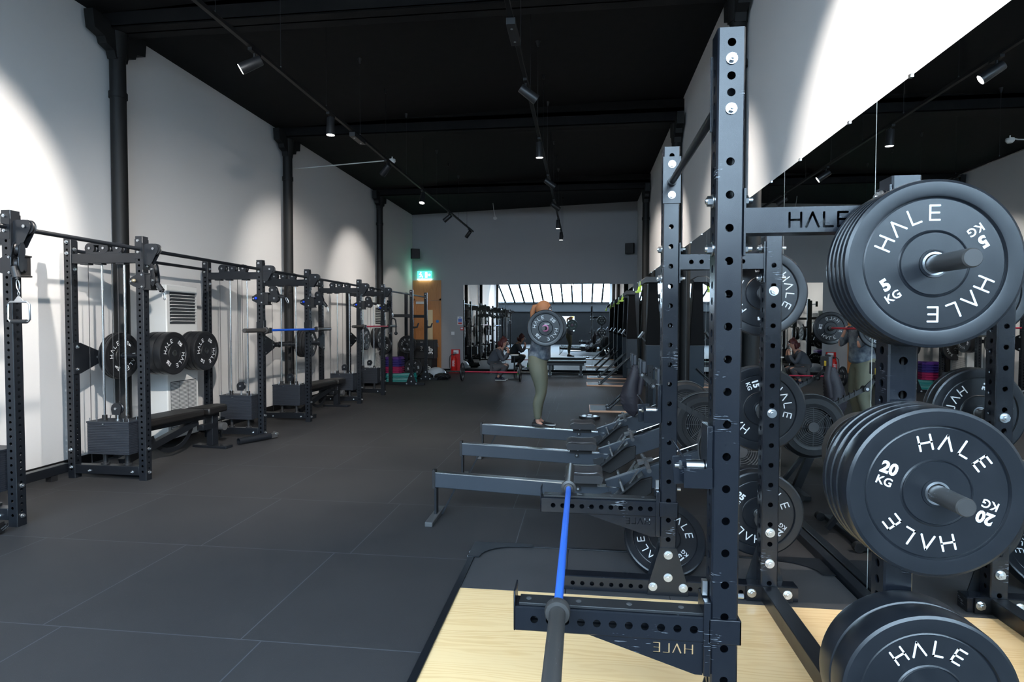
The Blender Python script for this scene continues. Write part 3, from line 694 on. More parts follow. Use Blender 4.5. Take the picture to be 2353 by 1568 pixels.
ST = []
proto = cable_station(); proto.location = (-3.87, 3.52, 0)
LABS = ['black cable station cut by the left edge of the photo', 'black cable station second from the left, weight stack fully visible', 'black cable station holding the left end of the blue barbell', 'black cable station holding the right end of the blue barbell', 'black cable station holding the left end of the red barbell', 'black cable station with rope handle, last before the purple steps']
YS = [3.52, 4.70, 6.60, 7.80, 9.70, 10.90]
proto['label'] = LABS[0]; ST.append(proto)
for i in range(1, 6): ST.append(dup(proto, (-3.87, YS[i], 0), label=LABS[i]))
tag(dup(proto, (-3.87, 1.62, 0)), 'black cable station standing just outside the left edge, seen only in mirrors')

# bars, base beams between stations
def bar_between(nm, x, y0, y1, z, r, lab, cat, group):
    o = thing(nm, lab, cat, (x, (y0 + y1) / 2, z), 0, group); L = (y1 - y0) / 2
    MB().cyl((0, -L + .038, 0), (0, L - .038, 0), r, 20).build('bar', STEEL, o)
    for y in (-L + .0365, L - .041): MB().b2((-.034, y, -.085), (.034, y + .0045, .085)).build('end_plate', STEEL, o)
YA = [1.62] + YS + [12.80, 14.0]
names = ['entering the photo from the left edge', 'between the leftmost and second cable stations', 'over the near adjustable bench', 'over the blue barbell', 'between the blue and the red barbells', 'over the red barbell', 'above the stack of purple steps', 'across the top of the far squat rack']
for i in range(8): bar_between('pull_up_bar', -3.87, YA[i], YA[i + 1], 2.05, .017, 'black pull-up bar ' + names[i], 'pull-up bar', 'pull-up bars of the left rig')
for a, b, t in ((4.70, 6.60, 'behind the near bench'), (7.80, 9.70, 'between the barbell bays'), (10.90, 12.8, 'behind the purple steps')): bar_between('tie_bar', -4.57, a, b, 2.05, .017, 'black tie bar joining the rear uprights ' + t, 'tie bar', 'rear tie bars of the left rig')
for a, b, t in ((3.52, 4.70, 'low along the wall at the left edge'), (6.60, 7.80, 'low behind the blue barbell bay'), (9.70, 10.90, 'low behind the red barbell bay')):
    o = thing('base_rail', 'black floor rail running ' + t, 'rail', (-4.655, (a + b) / 2, .02), 0, 'floor rails of the left rig'); L = (b - a) / 2
    MB().b2((-.035, -L + .0, .03), (.035, L, .11)).build('beam', STEEL, o, bevel=.004)
    for y in (-L + .15, L - .15): MB().b2((-.03, y - .03, -.02), (.03, y + .03, .03)).build('foot', DARK, o)
# plate storage rails with pegs
def storage(y0, y1, pegs, lab, PL=(.33, .22, .18)):
    o = thing('plate_storage_rail', lab, 'plate rack', (-4.53, y0 + .037, 1.08), 0, 'plate storage rails between rear uprights'); L = y1 - y0 - .074
    MB().b2((-.045, .22, -.035), (.0, L - .22, .035)).build('rail', STEEL, o, bevel=.003)
    for s_, y in ((1, -.037), (-1, L + .037)):
        MB().prism([(y - .034 * s_, -.14), (y + .034 * s_, -.14), (y + .27 * s_, -.045), (y + .27 * s_, .045), (y + .034 * s_, .14), (y - .034 * s_, .14)], (.001 if 1 else 0, 0, 0), (0, 1, 0), (0, 0, 1), .006).build('gusset', STEEL, o)
        b = MB(); [bolt(b, (.007, y, z), (1, 0, 0), .011) for z in (-.1, .1)]; bolt(b, (.007, y + .22 * s_, 0), (1, 0, 0), .009); b.build('bolt', CHROME, o)
    for p, pl_ in zip(pegs, PL): MB().cyl((0, p - y0 - .037, 0), (pl_, p - y0 - .037, 0), .0235, 20).cyl((0, p - y0 - .037, 0), (.012, p - y0 - .037, 0), .045, 20).build('peg', STEEL, o)
storage(4.70, 6.60, (5.12, 5.62, 6.19), 'black plate storage rail with three loaded pegs behind the near bench')
storage(7.80, 9.70, (8.2, 8.82), 'black plate storage rail with the single stack behind the blue barbell', (.3, .36))
storage(10.90, 12.80, (11.35, 12.1), 'black plate storage rail right of the red barbell', (.13, .15))
def stack_x(y, x0, kgs, labs, roll, grp):
    x = x0
    for i, k in enumerate(kgs):
        x += THK[k] / 2; plate(k, (x, y, 1.081 + .0), labs[i], 'x', roll[i], group=grp, dull=True); x += THK[k] / 2 + .002
G1 = 'weight plates stored on the left rig'
stack_x(5.12, -4.505, ['5', '5', '5'], ['thin five kilo plate at the back of the leftmost peg', 'thin five kilo plate in the middle of the leftmost peg', 'front five kilo plate on the leftmost peg, seen through the second cable station'], [0, 1, R(58)], G1)
stack_x(5.62, -4.505, ['25', '25', '25'], ['thick plate at the back of the middle peg above the near bench', 'thick plate in the middle of the middle peg above the near bench', 'front twenty-five kilo plate on the middle peg above the near bench'], [0, 1, R(50)], G1)
stack_x(6.19, -4.505, ['10', '15', '20', '15'], ['innermost plate on the right peg above the near bench', 'second plate on the right peg above the near bench', 'third plate on the right peg above the near bench', 'front plate on the right peg above the near bench, beside the third cable station'], [0, 1, 2, R(60)], G1)
stack_x(8.82, -4.505, ['10', '10', '15', '15'], ['innermost plate behind the blue barbell', 'second plate behind the blue barbell', 'third plate behind the blue barbell', 'front plate behind the blue barbell with white letters low on its face'], [0, 1, 2, R(-35)], G1)
stack_x(11.35, -4.505, ['15', '25'], ['inner plate on the left peg under the red barbell', 'front plate on the left peg under the red barbell'], [1, R(20)], G1)
stack_x(12.1, -4.505, ['25', '25'], ['inner plate on the right peg under the rope handle', 'front plate on the right peg under the rope handle'], [1, R(20)], G1)

# trolleys and hanging attachments
c1, T1 = carriage('black cable trolley with chrome square handle at the left edge', -3.87, 3.52, 1.79, None, R(-60))
c2, T2 = carriage('black cable trolley with brass pin on the second station', -3.87, 4.70, 1.77, BRASS, R(-35))
c3, T3 = carriage('black cable trolley with blue knob above the left end of blue barbell', -3.87, 6.60, 1.70, BLUEP, R(-5))
def dup_c(src, T, y, z, lab): return dup(src, (-3.87, y, z), label=lab)
c4 = dup_c(c3, T3, 7.80, 1.70, 'black cable trolley with blue knob above the right end of blue barbell')
c5 = dup_c(c3, T3, 9.70, 1.72, 'black cable trolley with blue knob above the left end of red barbell')
c6, T6 = carriage('black cable trolley with blue knob holding the rope handle', -3.87, 10.90, 1.70, BLUEP, R(-50))
def clip(base, T, p, ang, lab, loc):
    """rubber stop and snap hook at the cable end"""
    q = Vector(T(p)) + Vector(loc); d = Vector((math.cos(ang), 0, math.sin(ang)))
    s = thing('snap_hook', lab, 'snap hook', q, 0, 'snap hooks on the trolleys')
    MB().cyl((0, 0, 0), d * .075, .019, 14, .023).cyl(d * .075, d * .085, .012, 12).build('rubber_stop', DARK, s)
    e = d * .09; u = d * .5 + Vector((0, 0, -.9)); u.normalize(); sd_ = u.cross(Vector((0, 1, 0))).normalized()
    pts = [e + u * (.035 + .035 * math.cos(t)) + sd_ * (.012 * math.sin(t)) for t in [PI + 2 * PI * i / 12 for i in range(12)]]
    MB().tube(pts, .0035, 8, True).build('carabiner', CHROME, s); return q + e + u * .07
L3 = (-3.87, 6.60, 1.70)
h1 = clip(c1, T1, (.13, -.01, -.02), R(-75), 'snap hook carrying the chrome square handle', (-3.87, 3.52, 1.79))
clip(c2, T2, (.15, 0, -.03), R(-55), 'snap hook with nothing on it at the second station', (-3.87, 4.70, 1.77))
clip(c3, T3, (.15, 0, .03), R(-15), 'snap hook sticking out sideways above the left end of blue barbell', L3)
clip(c4, T3, (.15, 0, .0), R(-55), 'snap hook drooping above the right end of blue barbell', (-3.87, 7.80, 1.70))
clip(c5, T3, (.15, 0, .03), R(-12), 'snap hook above the left end of the red barbell', (-3.87, 9.70, 1.72))
h6 = clip(c6, T6, (.13, 0, -.02), R(-60), 'snap hook carrying the rope handle', (-3.87, 10.90, 1.70))
# chrome square handle
hn = thing('cable_attachment', 'chrome square cable handle with black grip hanging at the left edge', 'cable handle', h1)
W_ = .078; pts = [(-W_ + .015, 0, -.075), (W_ - .015, 0, -.075), (W_, 0, -.09), (W_ + .002, 0, -.19), (W_ - .01, 0, -.205), (-W_ + .01, 0, -.205), (-W_ - .002, 0, -.19), (-W_, 0, -.09)]
MB().tube(pts, .0065, 10, True).build('frame', CHROME, hn); MB().cyl((-.055, 0, -.205), (.055, 0, -.205), .0135, 16).build('grip', DARK, hn)
MB().prism([(-.035, -.072), (.035, -.072), (.008, -.04), (-.008, -.04)], (0, .003, 0), (1, 0, 0), (0, 0, 1), .006).tube([(0, .0, -.045), (0.008, 0, -.02), (0, 0, 0), (-.008, 0, -.02)], .003, 8, True).build('swivel', CHROME, hn)
# rope handle
rp = thing('rope_attachment', 'black triceps rope with ball ends hanging from last trolley', 'rope handle', h6)
pts = [(-.062, 0, -.30), (-.064, 0, -.15), (-.055, 0, -.075), (-.03, 0, -.045), (0, 0, -.035), (.03, 0, -.045), (.055, 0, -.075), (.064, 0, -.15), (.062, 0, -.30)]
MB().tube(pts, .014, 10).build('rope', BLACK, rp); MB().tube([(0, 0, 0), (.012, 0, -.02), (0, 0, -.04), (-.012, 0, -.02)], .004, 8, True).build('ring', CHROME, rp)
for x in (-.062, .062): MB().ball((x, 0, -.325), .034).build('ball_end', DARK, rp)

# barbells ----------------------------------------------------------------
def barbell(name, lab, c, shaft, L=2.2, sleeve=None, axis='y', roll=0., half=.655, sl=.43):
    o = thing(name, lab, 'barbell', c, {'y': 0, 'x': -PI / 2}[axis] + roll)
    sleeve = sleeve or SLEEVE
    MB().cyl((0, -half, 0), (0, half, 0), .0145, 20).build('shaft', shaft, o)
    for s_ in (1, -1):
        a = MB().lathe((0, half * s_, 0), (0, s_, 0), [(.0145, -.012), (.024, -.010), (.027, 0), (.039, .004), (.0395, .022), (.036, .030), (.0255, .032), (.0248, .04), (.0248, .03 + sl - .004), (.0225, .03 + sl), (0, .03 + sl)], 32)
        a.build('sleeve', sleeve, o)
    return o
barbell('barbell', 'barbell with blue shaft racked on the left rig', (-3.775, 7.20, 1.315), BLUEBAR)
barbell('barbell', 'barbell with red shaft racked on the far part of left rig', (-3.775, 10.30, 1.345), PINKBAR)
def jcup(x, y, z, lab, sgn=1):
    o = thing('j_cup', lab, 'barbell hook', (x, y, z), 0, 'barbell hooks on the left rig')
    MB().prism([(0, -.05), (.085, -.032), (.085, .03), (.077, .03), (.077, -.016), (.010, -.016), (.010, .12), (0, .12)], (0, .03, 0), (1, 0, 0), (0, 0, 1), .06).build('hook', STEEL, o, bevel=.003)
    MB().b2((.010, -.028, -.016), (.076, .028, -.0145)).build('liner', DARK, o)
    MB().b2((-.074, -.042, .02), (.004, -.038, .10)).build('side_plate', STEEL, o)
for y, z, l in ((6.60, 1.315, 'left end of the blue barbell'), (7.80, 1.315, 'right end of the blue barbell'), (9.70, 1.345, 'left end of the red barbell'), (10.90, 1.345, 'right end of the red barbell')): jcup(-3.833, y, z, 'black barbell hook under the ' + l)

# far squat rack
sr = thing('squat_rack', 'black four post squat rack in front of the wooden door', 'squat rack', (-3.87, 12.80, 0))
p_me = perf_tube(2.16, .072, HF, HS, .0105).mesh('upright', STEEL)
for (x, y) in ((0, 0), (0, 1.2), (-.5, 0), (-.5, 1.2)):
    o = bpy.data.objects.new('upright', p_me); COL.objects.link(o); o.parent = sr; o.location = (x, y, .0)
    b = MB(); [bolt(b, (0, -.037, z), (0, -1, 0), .012) for z in ((2.12, 2.02) if x == 0 else (1.0, .8))]; b.build('bolt', CHROME, o)
for y in (0, 1.2):
    MB().b2((-.464, y - .03, 1.54), (-.036, y + .03, 1.61)).b2((-.75, y - .035, .0), (.30, y + .035, .06)).build('cross_beam', STEEL, sr, bevel=.003)
    MB().prism([(-.14, .0), (.14, .0), (.038, .26), (-.038, .26)], (0, y - .038, 0), (1, 0, 0), (0, 0, 1), .006).build('foot_gusset', STEEL, sr)
    b = MB(); [bolt(b, (px, y - .045, pz), (0, -1, 0), .013) for px, pz in ((-.11, .03), (.11, .03), (0, .20), (0, .08))]; b.build('bolt', CHROME, sr)
for y in (12.80, 14.0):
    o = thing('j_cup', 'empty barbell hook on the %s post of the far squat rack' % ('left' if y < 13 else 'right'), 'barbell hook', (-3.834, y, 1.34), 0)
    MB().prism([(0, -.06), (.10, -.04), (.135, .07), (.115, .07), (.085, -.01), (.012, -.01), (.012, .14), (0, .14)], (0, .03, 0), (1, 0, 0), (0, 0, 1), .06).build('hook', STEEL, o, bevel=.003)
# pegs + plates of the far rack
for (x, y, z, k, t, rl) in ((-4.52, 12.66, .90, '25', 'upper plate on the left side of the far squat rack', R(60)), (-4.30, 13.86, .88, '20', 'upper plate at the back of the far squat rack', 1), (-4.15, 13.86, .30, '10', 'lower plate at the back of the far squat rack with white number', R(190))):
    plate(k, (x, y, z), t, 'y', rl, group='plates on the far squat rack', dull=True)
pg = MB()
for (x, y, z) in ((-4.52, 12.64, .90), (-4.30, 13.84, .88), (-4.15, 13.84, .30)): pg = MB().cyl((x + 3.87, y - 12.8 - .16, z), (x + 3.87, y - 12.8 + .14, z), .0235, 16); pg.b2((x + 3.87 - .03, y - 12.8 + .11, z - .04), (-.464 if x < -4.3 else -.04, y - 12.8 + .14, z + .04)) ; pg.build('storage_peg', STEEL, sr)

# foam boxes, steps, dome, bags, fire things
def foam_box(c, d, lab, txt, rz=0, face='y'):
    o = thing('foam_plyo_box', lab, 'plyo box', c, rz, 'black foam jump boxes')
    MB().b2((-d[0] / 2, -d[1] / 2, 0), (d[0] / 2, d[1] / 2, d[2])).build('block', BLACK, o, bevel=.015)
    t = MB(); yy = -d[1] / 2 - .001
    f = lambda x, y, tt=1: (-(y) + d[0] / 2 - .13, yy - .001, x + .10)
    word_hale(t, f, .02 + d[2] * .22, .16, .06, .010, .3)
    f2 = lambda x, y, tt=1: (-y + d[0] / 2 - .02, yy - .001, x + .18)
    font_to(t, txt, f2, .12, .05, .0, .03); t.build('lettering', WHITE, o)
foam_box((-4.40, 15.2, .46), (.92, .6, .50), 'black foam jump box marked 30 on top, by the wooden door', '30"', R(4))
foam_box((-4.42, 15.2, 0), (.90, .6, .46), 'lower black foam jump box carrying the box marked 30', '10"', R(0))
def step(c, rz, dims, m, lab, grp):
    o = thing('aerobic_step', lab, 'step', c, rz, grp); x, y, h = dims[0] / 2, dims[1] / 2, dims[2]
    mb = MB(); lv = [(1.0, 0), (1.0, h * .28), (.93, h * .42), (.93, h * .6), (.86, h * .98), (.83, h)]
    vs = []
    for k, z in lv:
        c_ = .05; X, Y = x - (1 - k) * .5 * .4, y - (1 - k) * .5 * .4
        vs += [(-X + c_, -Y, z), (X - c_, -Y, z), (X, -Y + c_, z), (X, Y - c_, z), (X - c_, Y, z), (-X + c_, Y, z), (-X, Y - c_, z), (-X, -Y + c_, z)]
    fs = [tuple(range(7, -1, -1)), tuple(range(40, 48))]
    for k in range(5):
        for i in range(8): fs.append((k * 8 + i, k * 8 + (i + 1) % 8, k * 8 + 8 + (i + 1) % 8, k * 8 + 8 + i))
    mb.add(vs, fs); mb.build('tread', m, o, smooth=20); return o
z = 0
pos = ['bottom teal step of the stack', 'upper teal step of the stack']
for i in range(2):
    s_ = step((-4.36, 13.52, z), R(14), (.78, .42, .105), TEAL, pos[i], 'teal steps at the bottom of the stack'); MB().b2((-.33, -.16, .10), (.33, .16, .109)).build('rubber_top', BLACK, s_); z += .11
for i in range(3): step((-4.50, 13.45, z), R(3), (.44, .40, .052), MAGENTA, ['lowest', 'middle', 'top'][i] + ' of the three crimson steps in the stack', 'crimson steps in the stack'); z += .053
for i in range(4): step((-4.50, 13.45, z), R(3), (.44, .40, .055), INDIGO if i < 3 else PURPLE, ['lowest purple step, resting on the crimson ones', 'second purple step from the bottom of the stack', 'third purple step, just under the top one', 'topmost purple step of the stack'][i], 'purple steps in the stack'); z += .055
bo = thing('balance_dome', 'silver blue balance dome lying on the floor by the door', 'balance dome', (-3.80, 14.75, 0))
MB().lathe((0, 0, 0), (0, 0, 1), [(0, 0), (.29, 0), (.31, .02), (.31, .045), (.28, .055), (0, .055)], 36).build('base', SILVERB, bo)
MB().lathe((0, 0, .05), (0, 0, 1), [(.27 * math.cos(R(a)), .21 * math.sin(R(a))) for a in range(0, 91, 10)], 36).build('dome', SILVERB, bo, smooth=60)
for k, (x, y, l) in enumerate(((-3.98, 14.30, 'rumpled black strap bag behind the far squat rack'), (-3.50, 14.20, 'rumpled black bag lying before the silver dome'))):
    rs = random.Random(k); mb = MB()
    mb.ball((0, 0, .07), .16, 20, 12, (1.35, .8, .5)); mb.v = [(a + rs.uniform(-.018, .018), b + rs.uniform(-.018, .018), max(0, c + rs.uniform(-.02, .02))) for a, b, c in mb.v]
    o = tag(mb.build('gear_bag', BLACK, smooth=80), l, 'bag'); o.location = (x, y, 0)
    MB().tube([(-.1, -.1, .02), (-.02, -.16, .09), (.08, -.14, .12), (.17, -.08, .03)], .014).build('strap', DARK, o)

# floor standing air conditioners
def aircon(x, y, lab):
    o = thing('air_conditioner', lab, 'air conditioner', (x, y, .09), 0, 'tall white air conditioners on the left wall')
    d = .30; W = .52
    sb = MB(); sb.b2((-.0, -W / 2, 0), (d, W / 2, 1.74)); sb.build('cabinet', ACM, o, bevel=.012)
    MB().b2((d, -W / 2 + .05, 1.30), (d + .004, W / 2 - .05, 1.66)).build('outlet_recess', ACD, o)
    lv = MB()
    for i in range(9): lv.box((d + .008, 0, 1.33 + i * .037), (.022, W - .10, .007), Matrix.Rotation(R(-20), 3, 'Y'))
    lv.build('outlet_louvre', ACM, o)
    g = MB()
    for j in range(3):
        for i in range(34): g.b2((d, -W / 2 + .05 + j * .142, .12 + i * .0155), (d + .006, -W / 2 + .05 + j * .142 + .132, .128 + i * .0155))
    MB().b2((d, -W / 2 + .045, .11), (d + .002, W / 2 - .045, .65)).build('intake_recess', ACD, o); g.build('intake_grille', ACM, o)
    pn_ = MB().b2((d, -.06, .98), (d + .005, .05, 1.16)).build('control_panel', ACM, o, bevel=.002); MB().b2((d + .005, -.035, 1.06), (d + .007, .025, 1.12)).build('display', SCREEN, pn_)
    MB().b2((d, .15, 1.14), (d + .003, .21, 1.22)).build('badge', PAPER, o)
aircon(-4.88, 6.17, 'tall white air conditioner behind the near bench'); aircon(-4.88, 12.62, 'tall white air conditioner behind the last cable station')

# adjustable benches
def bench(c, rz, lab):
    o = thing('adjustable_bench', lab, 'bench', c, rz, 'adjustable benches in the left bays')
    def pad(nm, y0, y1, w0, w1, z, par=o):
        P = [(-w0, y0), (w0, y0), (w1, y1 - .05), (w1 - .05, y1), (-w1 + .05, y1), (-w1, y1 - .05)]
        return MB().prism(P, (0, 0, z), (1, 0, 0), (0, 1, 0), .075).build(nm, VINYL, par, bevel=.018)
    pad('back_pad', -.62, .30, .15, .15, .40); pad('seat_pad', .33, .70, .15, .11, .40)
    fr_ = MB(); fr_.b2((-.035, -.55, .34), (.035, .62, .40)); fr_.bar((0, -.62, .10), (0, .30, .33), .07, .07); fr_.b2((-.04, .50, .03), (.04, .59, .36)); fr_.b2((-.04, .36, .22), (.04, .59, .28)); fr_.b2((-.22, .49, 0), (.22, .60, .03)); fr_.b2((-.28, -.70, 0), (.28, -.60, .06)); fr_.bar((0, -.65, .04), (0, -.45, .16), .06, .06)
    fr_.build('frame', STEEL, o, bevel=.004)
    arc = [(.30 * math.cos(R(a)), .30 * math.sin(R(a))) for a in range(200, 345, 8)]; arc2 = [(.255 * p[0] / .30, .255 * p[1] / .30) for p in arc][::-1]
    MB().prism([(p[0] + .02, p[1] + .36) for p in arc + arc2], (-.045, 0, 0), (0, 1, 0), (0, 0, 1), .008).build('adjuster_arc', STEEL, o)
    b = MB(); [b.cyl((-.046, .02 + .277 * math.cos(R(a)), .36 + .277 * math.sin(R(a))), (-.038, .02 + .277 * math.cos(R(a)), .36 + .277 * math.sin(R(a))), .008, 8) for a in range(208, 340, 14)]; b.build('index_hole', CHROME, o)
    b = MB(); [bolt(b, (-.041, .55, z), (-1, 0, 0), .009) for z in (.13, .27)]; b.build('bolt', CHROME, o)
    MB().cyl((-.07, .66, .22), (.07, .66, .22), .045, 18).build('handle_roller', GREYP, o)
    MB().tube([(-.1, .62, .10), (-.1, .72, .22), (-.1, .80, .22), (-.1, .80, .06)], .012).build('carry_handle', STEEL, o)
bench((-4.20, 5.50, 0), R(-6), 'black adjustable bench lying flat under the plates, nearest in the left rig')
bench((-4.15, 8.75, 0), R(-4), 'black adjustable bench behind the blue barbell station')
# tube attachment and cable handle on the floor
lm = thing('landmine_tube', 'open black landmine tube resting on the floor at the third station foot', 'landmine', (-3.80, 6.40, .045), R(-28))
MB().lathe((0, -.25, 0), (0, 1, 0), [(.029, 0), (.037, 0), (.037, .40), (.029, .40), (.029, 0)], 24).build('tube', STEEL, lm)
MB().box((0, .19, .0), (.05, .08, .05)).cyl((-.04, .22, .02), (.04, .22, .02), .016, 14).build('pivot', CHROME, lm)
kn = thing('cable_loops', 'tangle of black cable loops at the foot of the leftmost upright', 'cable', (-3.86, 3.35, 0))
pts = [(.0 + .05 * math.cos(t) * (1 + .4 * math.sin(3 * t)), .05 * math.sin(t * 1.3), .035 + .025 * math.sin(2.3 * t)) for t in [i * .35 for i in range(40)]]
MB().tube(pts, .0055).tube([(-.02, 0, .01), (-.12, -.01, .012), (-.22, .02, .01)], .005).build('loops', DARK, kn); MB().box((.035, 0, .045), (.03, .05, .07)).build('buckle', BLACK, kn)

# ================================================================== POWER RACK (right foreground)
PX0, PX1, PY0, PY1 = .433, .925, 1.85, 3.02
PT = .0986
rk = thing('power_rack', 'large worn black power rack with four uprights in the right foreground', 'power rack', (PX0, PY0, .02))
ZB = .02
def holes(top): return [.09 + PT * i for i in range(int((min(top, 1.98) - .09) / PT))] + ([z for z in (2.02, 2.069, 2.118, 2.167, 2.216)] if top > 2 else [])
def sholes(top): return [.07 + .0493 * i for i in range(int((top - .1) / .0493))]
def cutout(base, letters, name, m, parent):
    """letters cut right through a thin plate"""
    import bmesh
    bo_ = base.build('cut_base', m); lo = letters.build('cut_letters', m)
    for q in (bo_, lo):
        bm_ = bmesh.new(); bm_.from_mesh(q.data); bmesh.ops.recalc_face_normals(bm_, faces=bm_.faces); bm_.to_mesh(q.data); bm_.free()
    md = bo_.modifiers.new('cut', 'BOOLEAN'); md.operation = 'DIFFERENCE'; md.solver = 'EXACT'; md.use_self = True; md.object = lo
    bpy.context.view_layer.update(); dg = bpy.context.evaluated_depsgraph_get()
    me = bpy.data.meshes.new_from_object(bo_.evaluated_get(dg)); me.name = name
    if not me.materials: me.materials.append(m)
    bpy.data.objects.remove(bo_); bpy.data.objects.remove(lo)
    me.polygons.foreach_set('use_smooth', [False] * len(me.polygons)); o = bpy.data.objects.new(name, me); COL.objects.link(o); o.parent = parent; return o
up_me = perf_tube(2.26, .08, [h for h in holes(2.26)], sholes(2.26), .0125, ch=.005).mesh('front_upright', RSTEEL)
lo_me = perf_tube(1.81, .08, holes(1.81), sholes(1.81), .0125, ch=.005).mesh('rear_upright', RSTEEL)
for y in (0, PY1 - PY0):
    o = bpy.data.objects.new('front_upright', up_me); COL.objects.link(o); o.parent = rk; o.location = (0, y, 0)
    b = MB()
    if y == 0:
        for z in (2.167, 2.02): bolt(b, (0, -.041, z), (0, -1, 0), .0125)
    for z in (1.756, 1.61):
        bolt(b, (-.041, 0, z), (-1, 0, 0), .016, .014); b.cyl((.05, 0, z), (.075, 0, z), .009, 12).cyl((.05, 0, z), (.062, 0, z), .015, 6)
    b.build('bolt', CHROME, o)
    o = bpy.data.objects.new('rear_upright', lo_me); COL.objects.link(o); o.parent = rk; o.location = (PX1 - PX0, y, 0)
    b = MB()
    for z in (1.756, 1.61): bolt(b, (-.05, 0, z), (-1, 0, 0), .015, .013); b.cyl((.041, 0, z), (.066, 0, z), .009, 12)
    if y > 0:
        for z in (1.542, .94, .345, .19, .05): bolt(b, (0, -.041, z), (0, -1, 0), .017, .013)
    b.build('bolt', CHROME, o)
    # upper cross member, with the name cut through its near face
    mb = MB(); zz0, zz1 = 1.652, 1.727
    X0, X1 = .046, PX1 - PX0 - .046
    mb.b2((X0, y + .031, zz0), (X1, y + .035, zz1)).b2((X0, y - .031, zz0), (X1, y + .031, zz0 + .004)).b2((X0, y - .031, zz1 - .004), (X1, y + .031, zz1))
    cb = mb.build('cross_member', RSTEEL, rk)
    fp = MB().b2((X0, y - .035, zz0), (X1, y - .0305, zz1)); lt = MB()
    if y == 0:
        word_hale(lt, lambda a_, c_, t_: (a_, y - .045 + .03 * t_, c_), .172, zz0 + .016, .041, .0068, .36)
    else:
        for i in range(6): lt.cyl((.10 + i * .0493, y - .045, zz0 + .037), (.10 + i * .0493, y - .02, zz0 + .037), .0115, 14)
    cutout(fp, lt, 'cross_member_face', RSTEEL, cb)
    for x in (.041, PX1 - PX0 - .047): MB().b2((x, y - .04, 1.585), (x + .006, y + .04, 1.785)).build('flange', RSTEEL, rk)
    # base beam under this pair, with trapezoid gussets
    perf_tube(1.17, .075, [.06 + .0493 * i for i in range(22)], None, .0115, o=(-.54, y, .0375), d=(1, 0, 0), a=(0, 0, 1)).build('base_beam', RSTEEL, rk)
    for x in (0, PX1 - PX0):
        for s_ in (-1, 1):
            if x > 0 and s_ < 0: continue
            MB().prism([(x - .102, .0), (x + .102, .0), (x + .095, .06), (x + .041, .245), (x - .041, .245), (x - .095, .06)], (0, y + (s_ * .0415 + (.003 if s_ > 0 else .003)), 0), (1, 0, 0), (0, 0, 1), .006).build('foot_gusset', STEEL, rk)
    b = MB()
    for px, pz in ((0, .21), (0, .095), (-.075, .045), (.075, .045)): bolt(b, (px, y - .046, pz), (0, -1, 0), .0165, .011)
    for px in (PX1 - PX0 - .085, PX1 - PX0 + .085): bolt(b, (px, y - .046, .04), (0, -1, 0), .0165, .011)
    b.build('bolt', CHROME, rk)
MB().b2((PX1 - PX0 - .11, PY1 - PY0 - .048, .0), (PX1 - PX0 + .11, PY1 - PY0 - .042, .075)).build('flange', STEEL, rk)
MB().b2((PX1 - PX0 - .0375, .04, .0), (PX1 - PX0 + .0375, PY1 - PY0 - .04, .075)).build('side_beam', STEEL, rk, bevel=.004)
# pull-up bar with end plates
L = PY1 - PY0
MB().cyl((0, .046, 2.085), (0, L - .048, 2.085), .0165, 20).cyl((0, L - .075, 2.085), (0, L - .046, 2.085), .022, 20).build('pull_up_bar', STEEL, rk)
for y in (L - .047, .041): MB().b2((-.043, y, 1.98), (.043, y + .006, 2.21)).build('end_plate', RSTEEL, rk)
b = MB(); [bolt(b, (0, L - .047, z), (0, -1, 0), .014, .008) for z in (2.172, 2.02)]; b.build('bolt', CHROME, rk)
# storage pegs
PZ = (1.54, .935, .38)
for z in PZ:
    for y, s_ in ((-.041, -1), (L + .041, 1)):
        MB().cyl((PX1 - PX0, y, z), (PX1 - PX0, y + s_ * .29, z), .0238, 28).cyl((PX1 - PX0, y + s_ * .29, z), (PX1 - PX0, y + s_ * .294, z), .0238, 28, .021).cyl((PX1 - PX0, y, z), (PX1 - PX0, y + s_ * .008, z), .05, 24).build('storage_peg', SLEEVE, rk)
GR = 'bumper plates on the power rack pegs'
def stack_y(z, kgs, labs, rolls, y0, s_):
    y = y0
    for i, k in enumerate(kgs):
        y += s_ * (THK[k] / 2 + .001); plate(k, (PX1 + (.0 if s_ < 0 else .0), y, z + ZB + .0015), labs[i], 'y' if s_ < 0 else 'y', rolls[i], group=GR); y += s_ * (THK[k] / 2 + .001)
stack_y(PZ[0], ['5'] * 5, ['innermost five kilo plate on the top near peg', 'second five kilo plate from the rack on the top near peg', 'middle five kilo plate on the top near peg', 'fourth five kilo plate on the top near peg, just behind the front one', 'front five kilo plate on the top near peg, facing the camera'], [0, 1, 2, 3, R(33)], PY0 - .052, -1)
stack_y(PZ[1], ['5', '10', '10', '20'], ['innermost thin plate on the middle near peg', 'second plate on the middle near peg', 'third plate on the middle near peg, behind the twenty kilo one', 'big twenty kilo plate facing the camera on the middle near peg'], [0, 1, 2, R(-20)], PY0 - .052, -1)
stack_y(PZ[2], ['25', '25'], ['inner thick plate on the bottom near peg', 'outer thick plate on the bottom near peg, cut by the photo bottom'], [0, R(3)], PY0 - .052, -1)
stack_y(PZ[0], ['5', '5'], ['plate on the top far peg, its face turned to the camera', 'hidden second plate on the top far peg'], [R(-85), 0], PY1 + .13, 1)
stack_y(PZ[1], ['15', '10'], ['plate on the middle far peg behind the rear upright', 'second plate on the middle far peg'], [R(-70), 0], PY1 + .13, 1)
stack_y(PZ[2], ['25', '25'], ['twenty-five kilo plate on the bottom far peg', 'inner plate behind the twenty-five kilo one on the bottom far peg'], [R(-36), 0], PY1 + .13, 1)
plate('15', (.465, 3.34, .178), 'scuffed plate leaning back on the floor behind the far front upright', 'y', R(-50), tilt=R(-45), group=None)
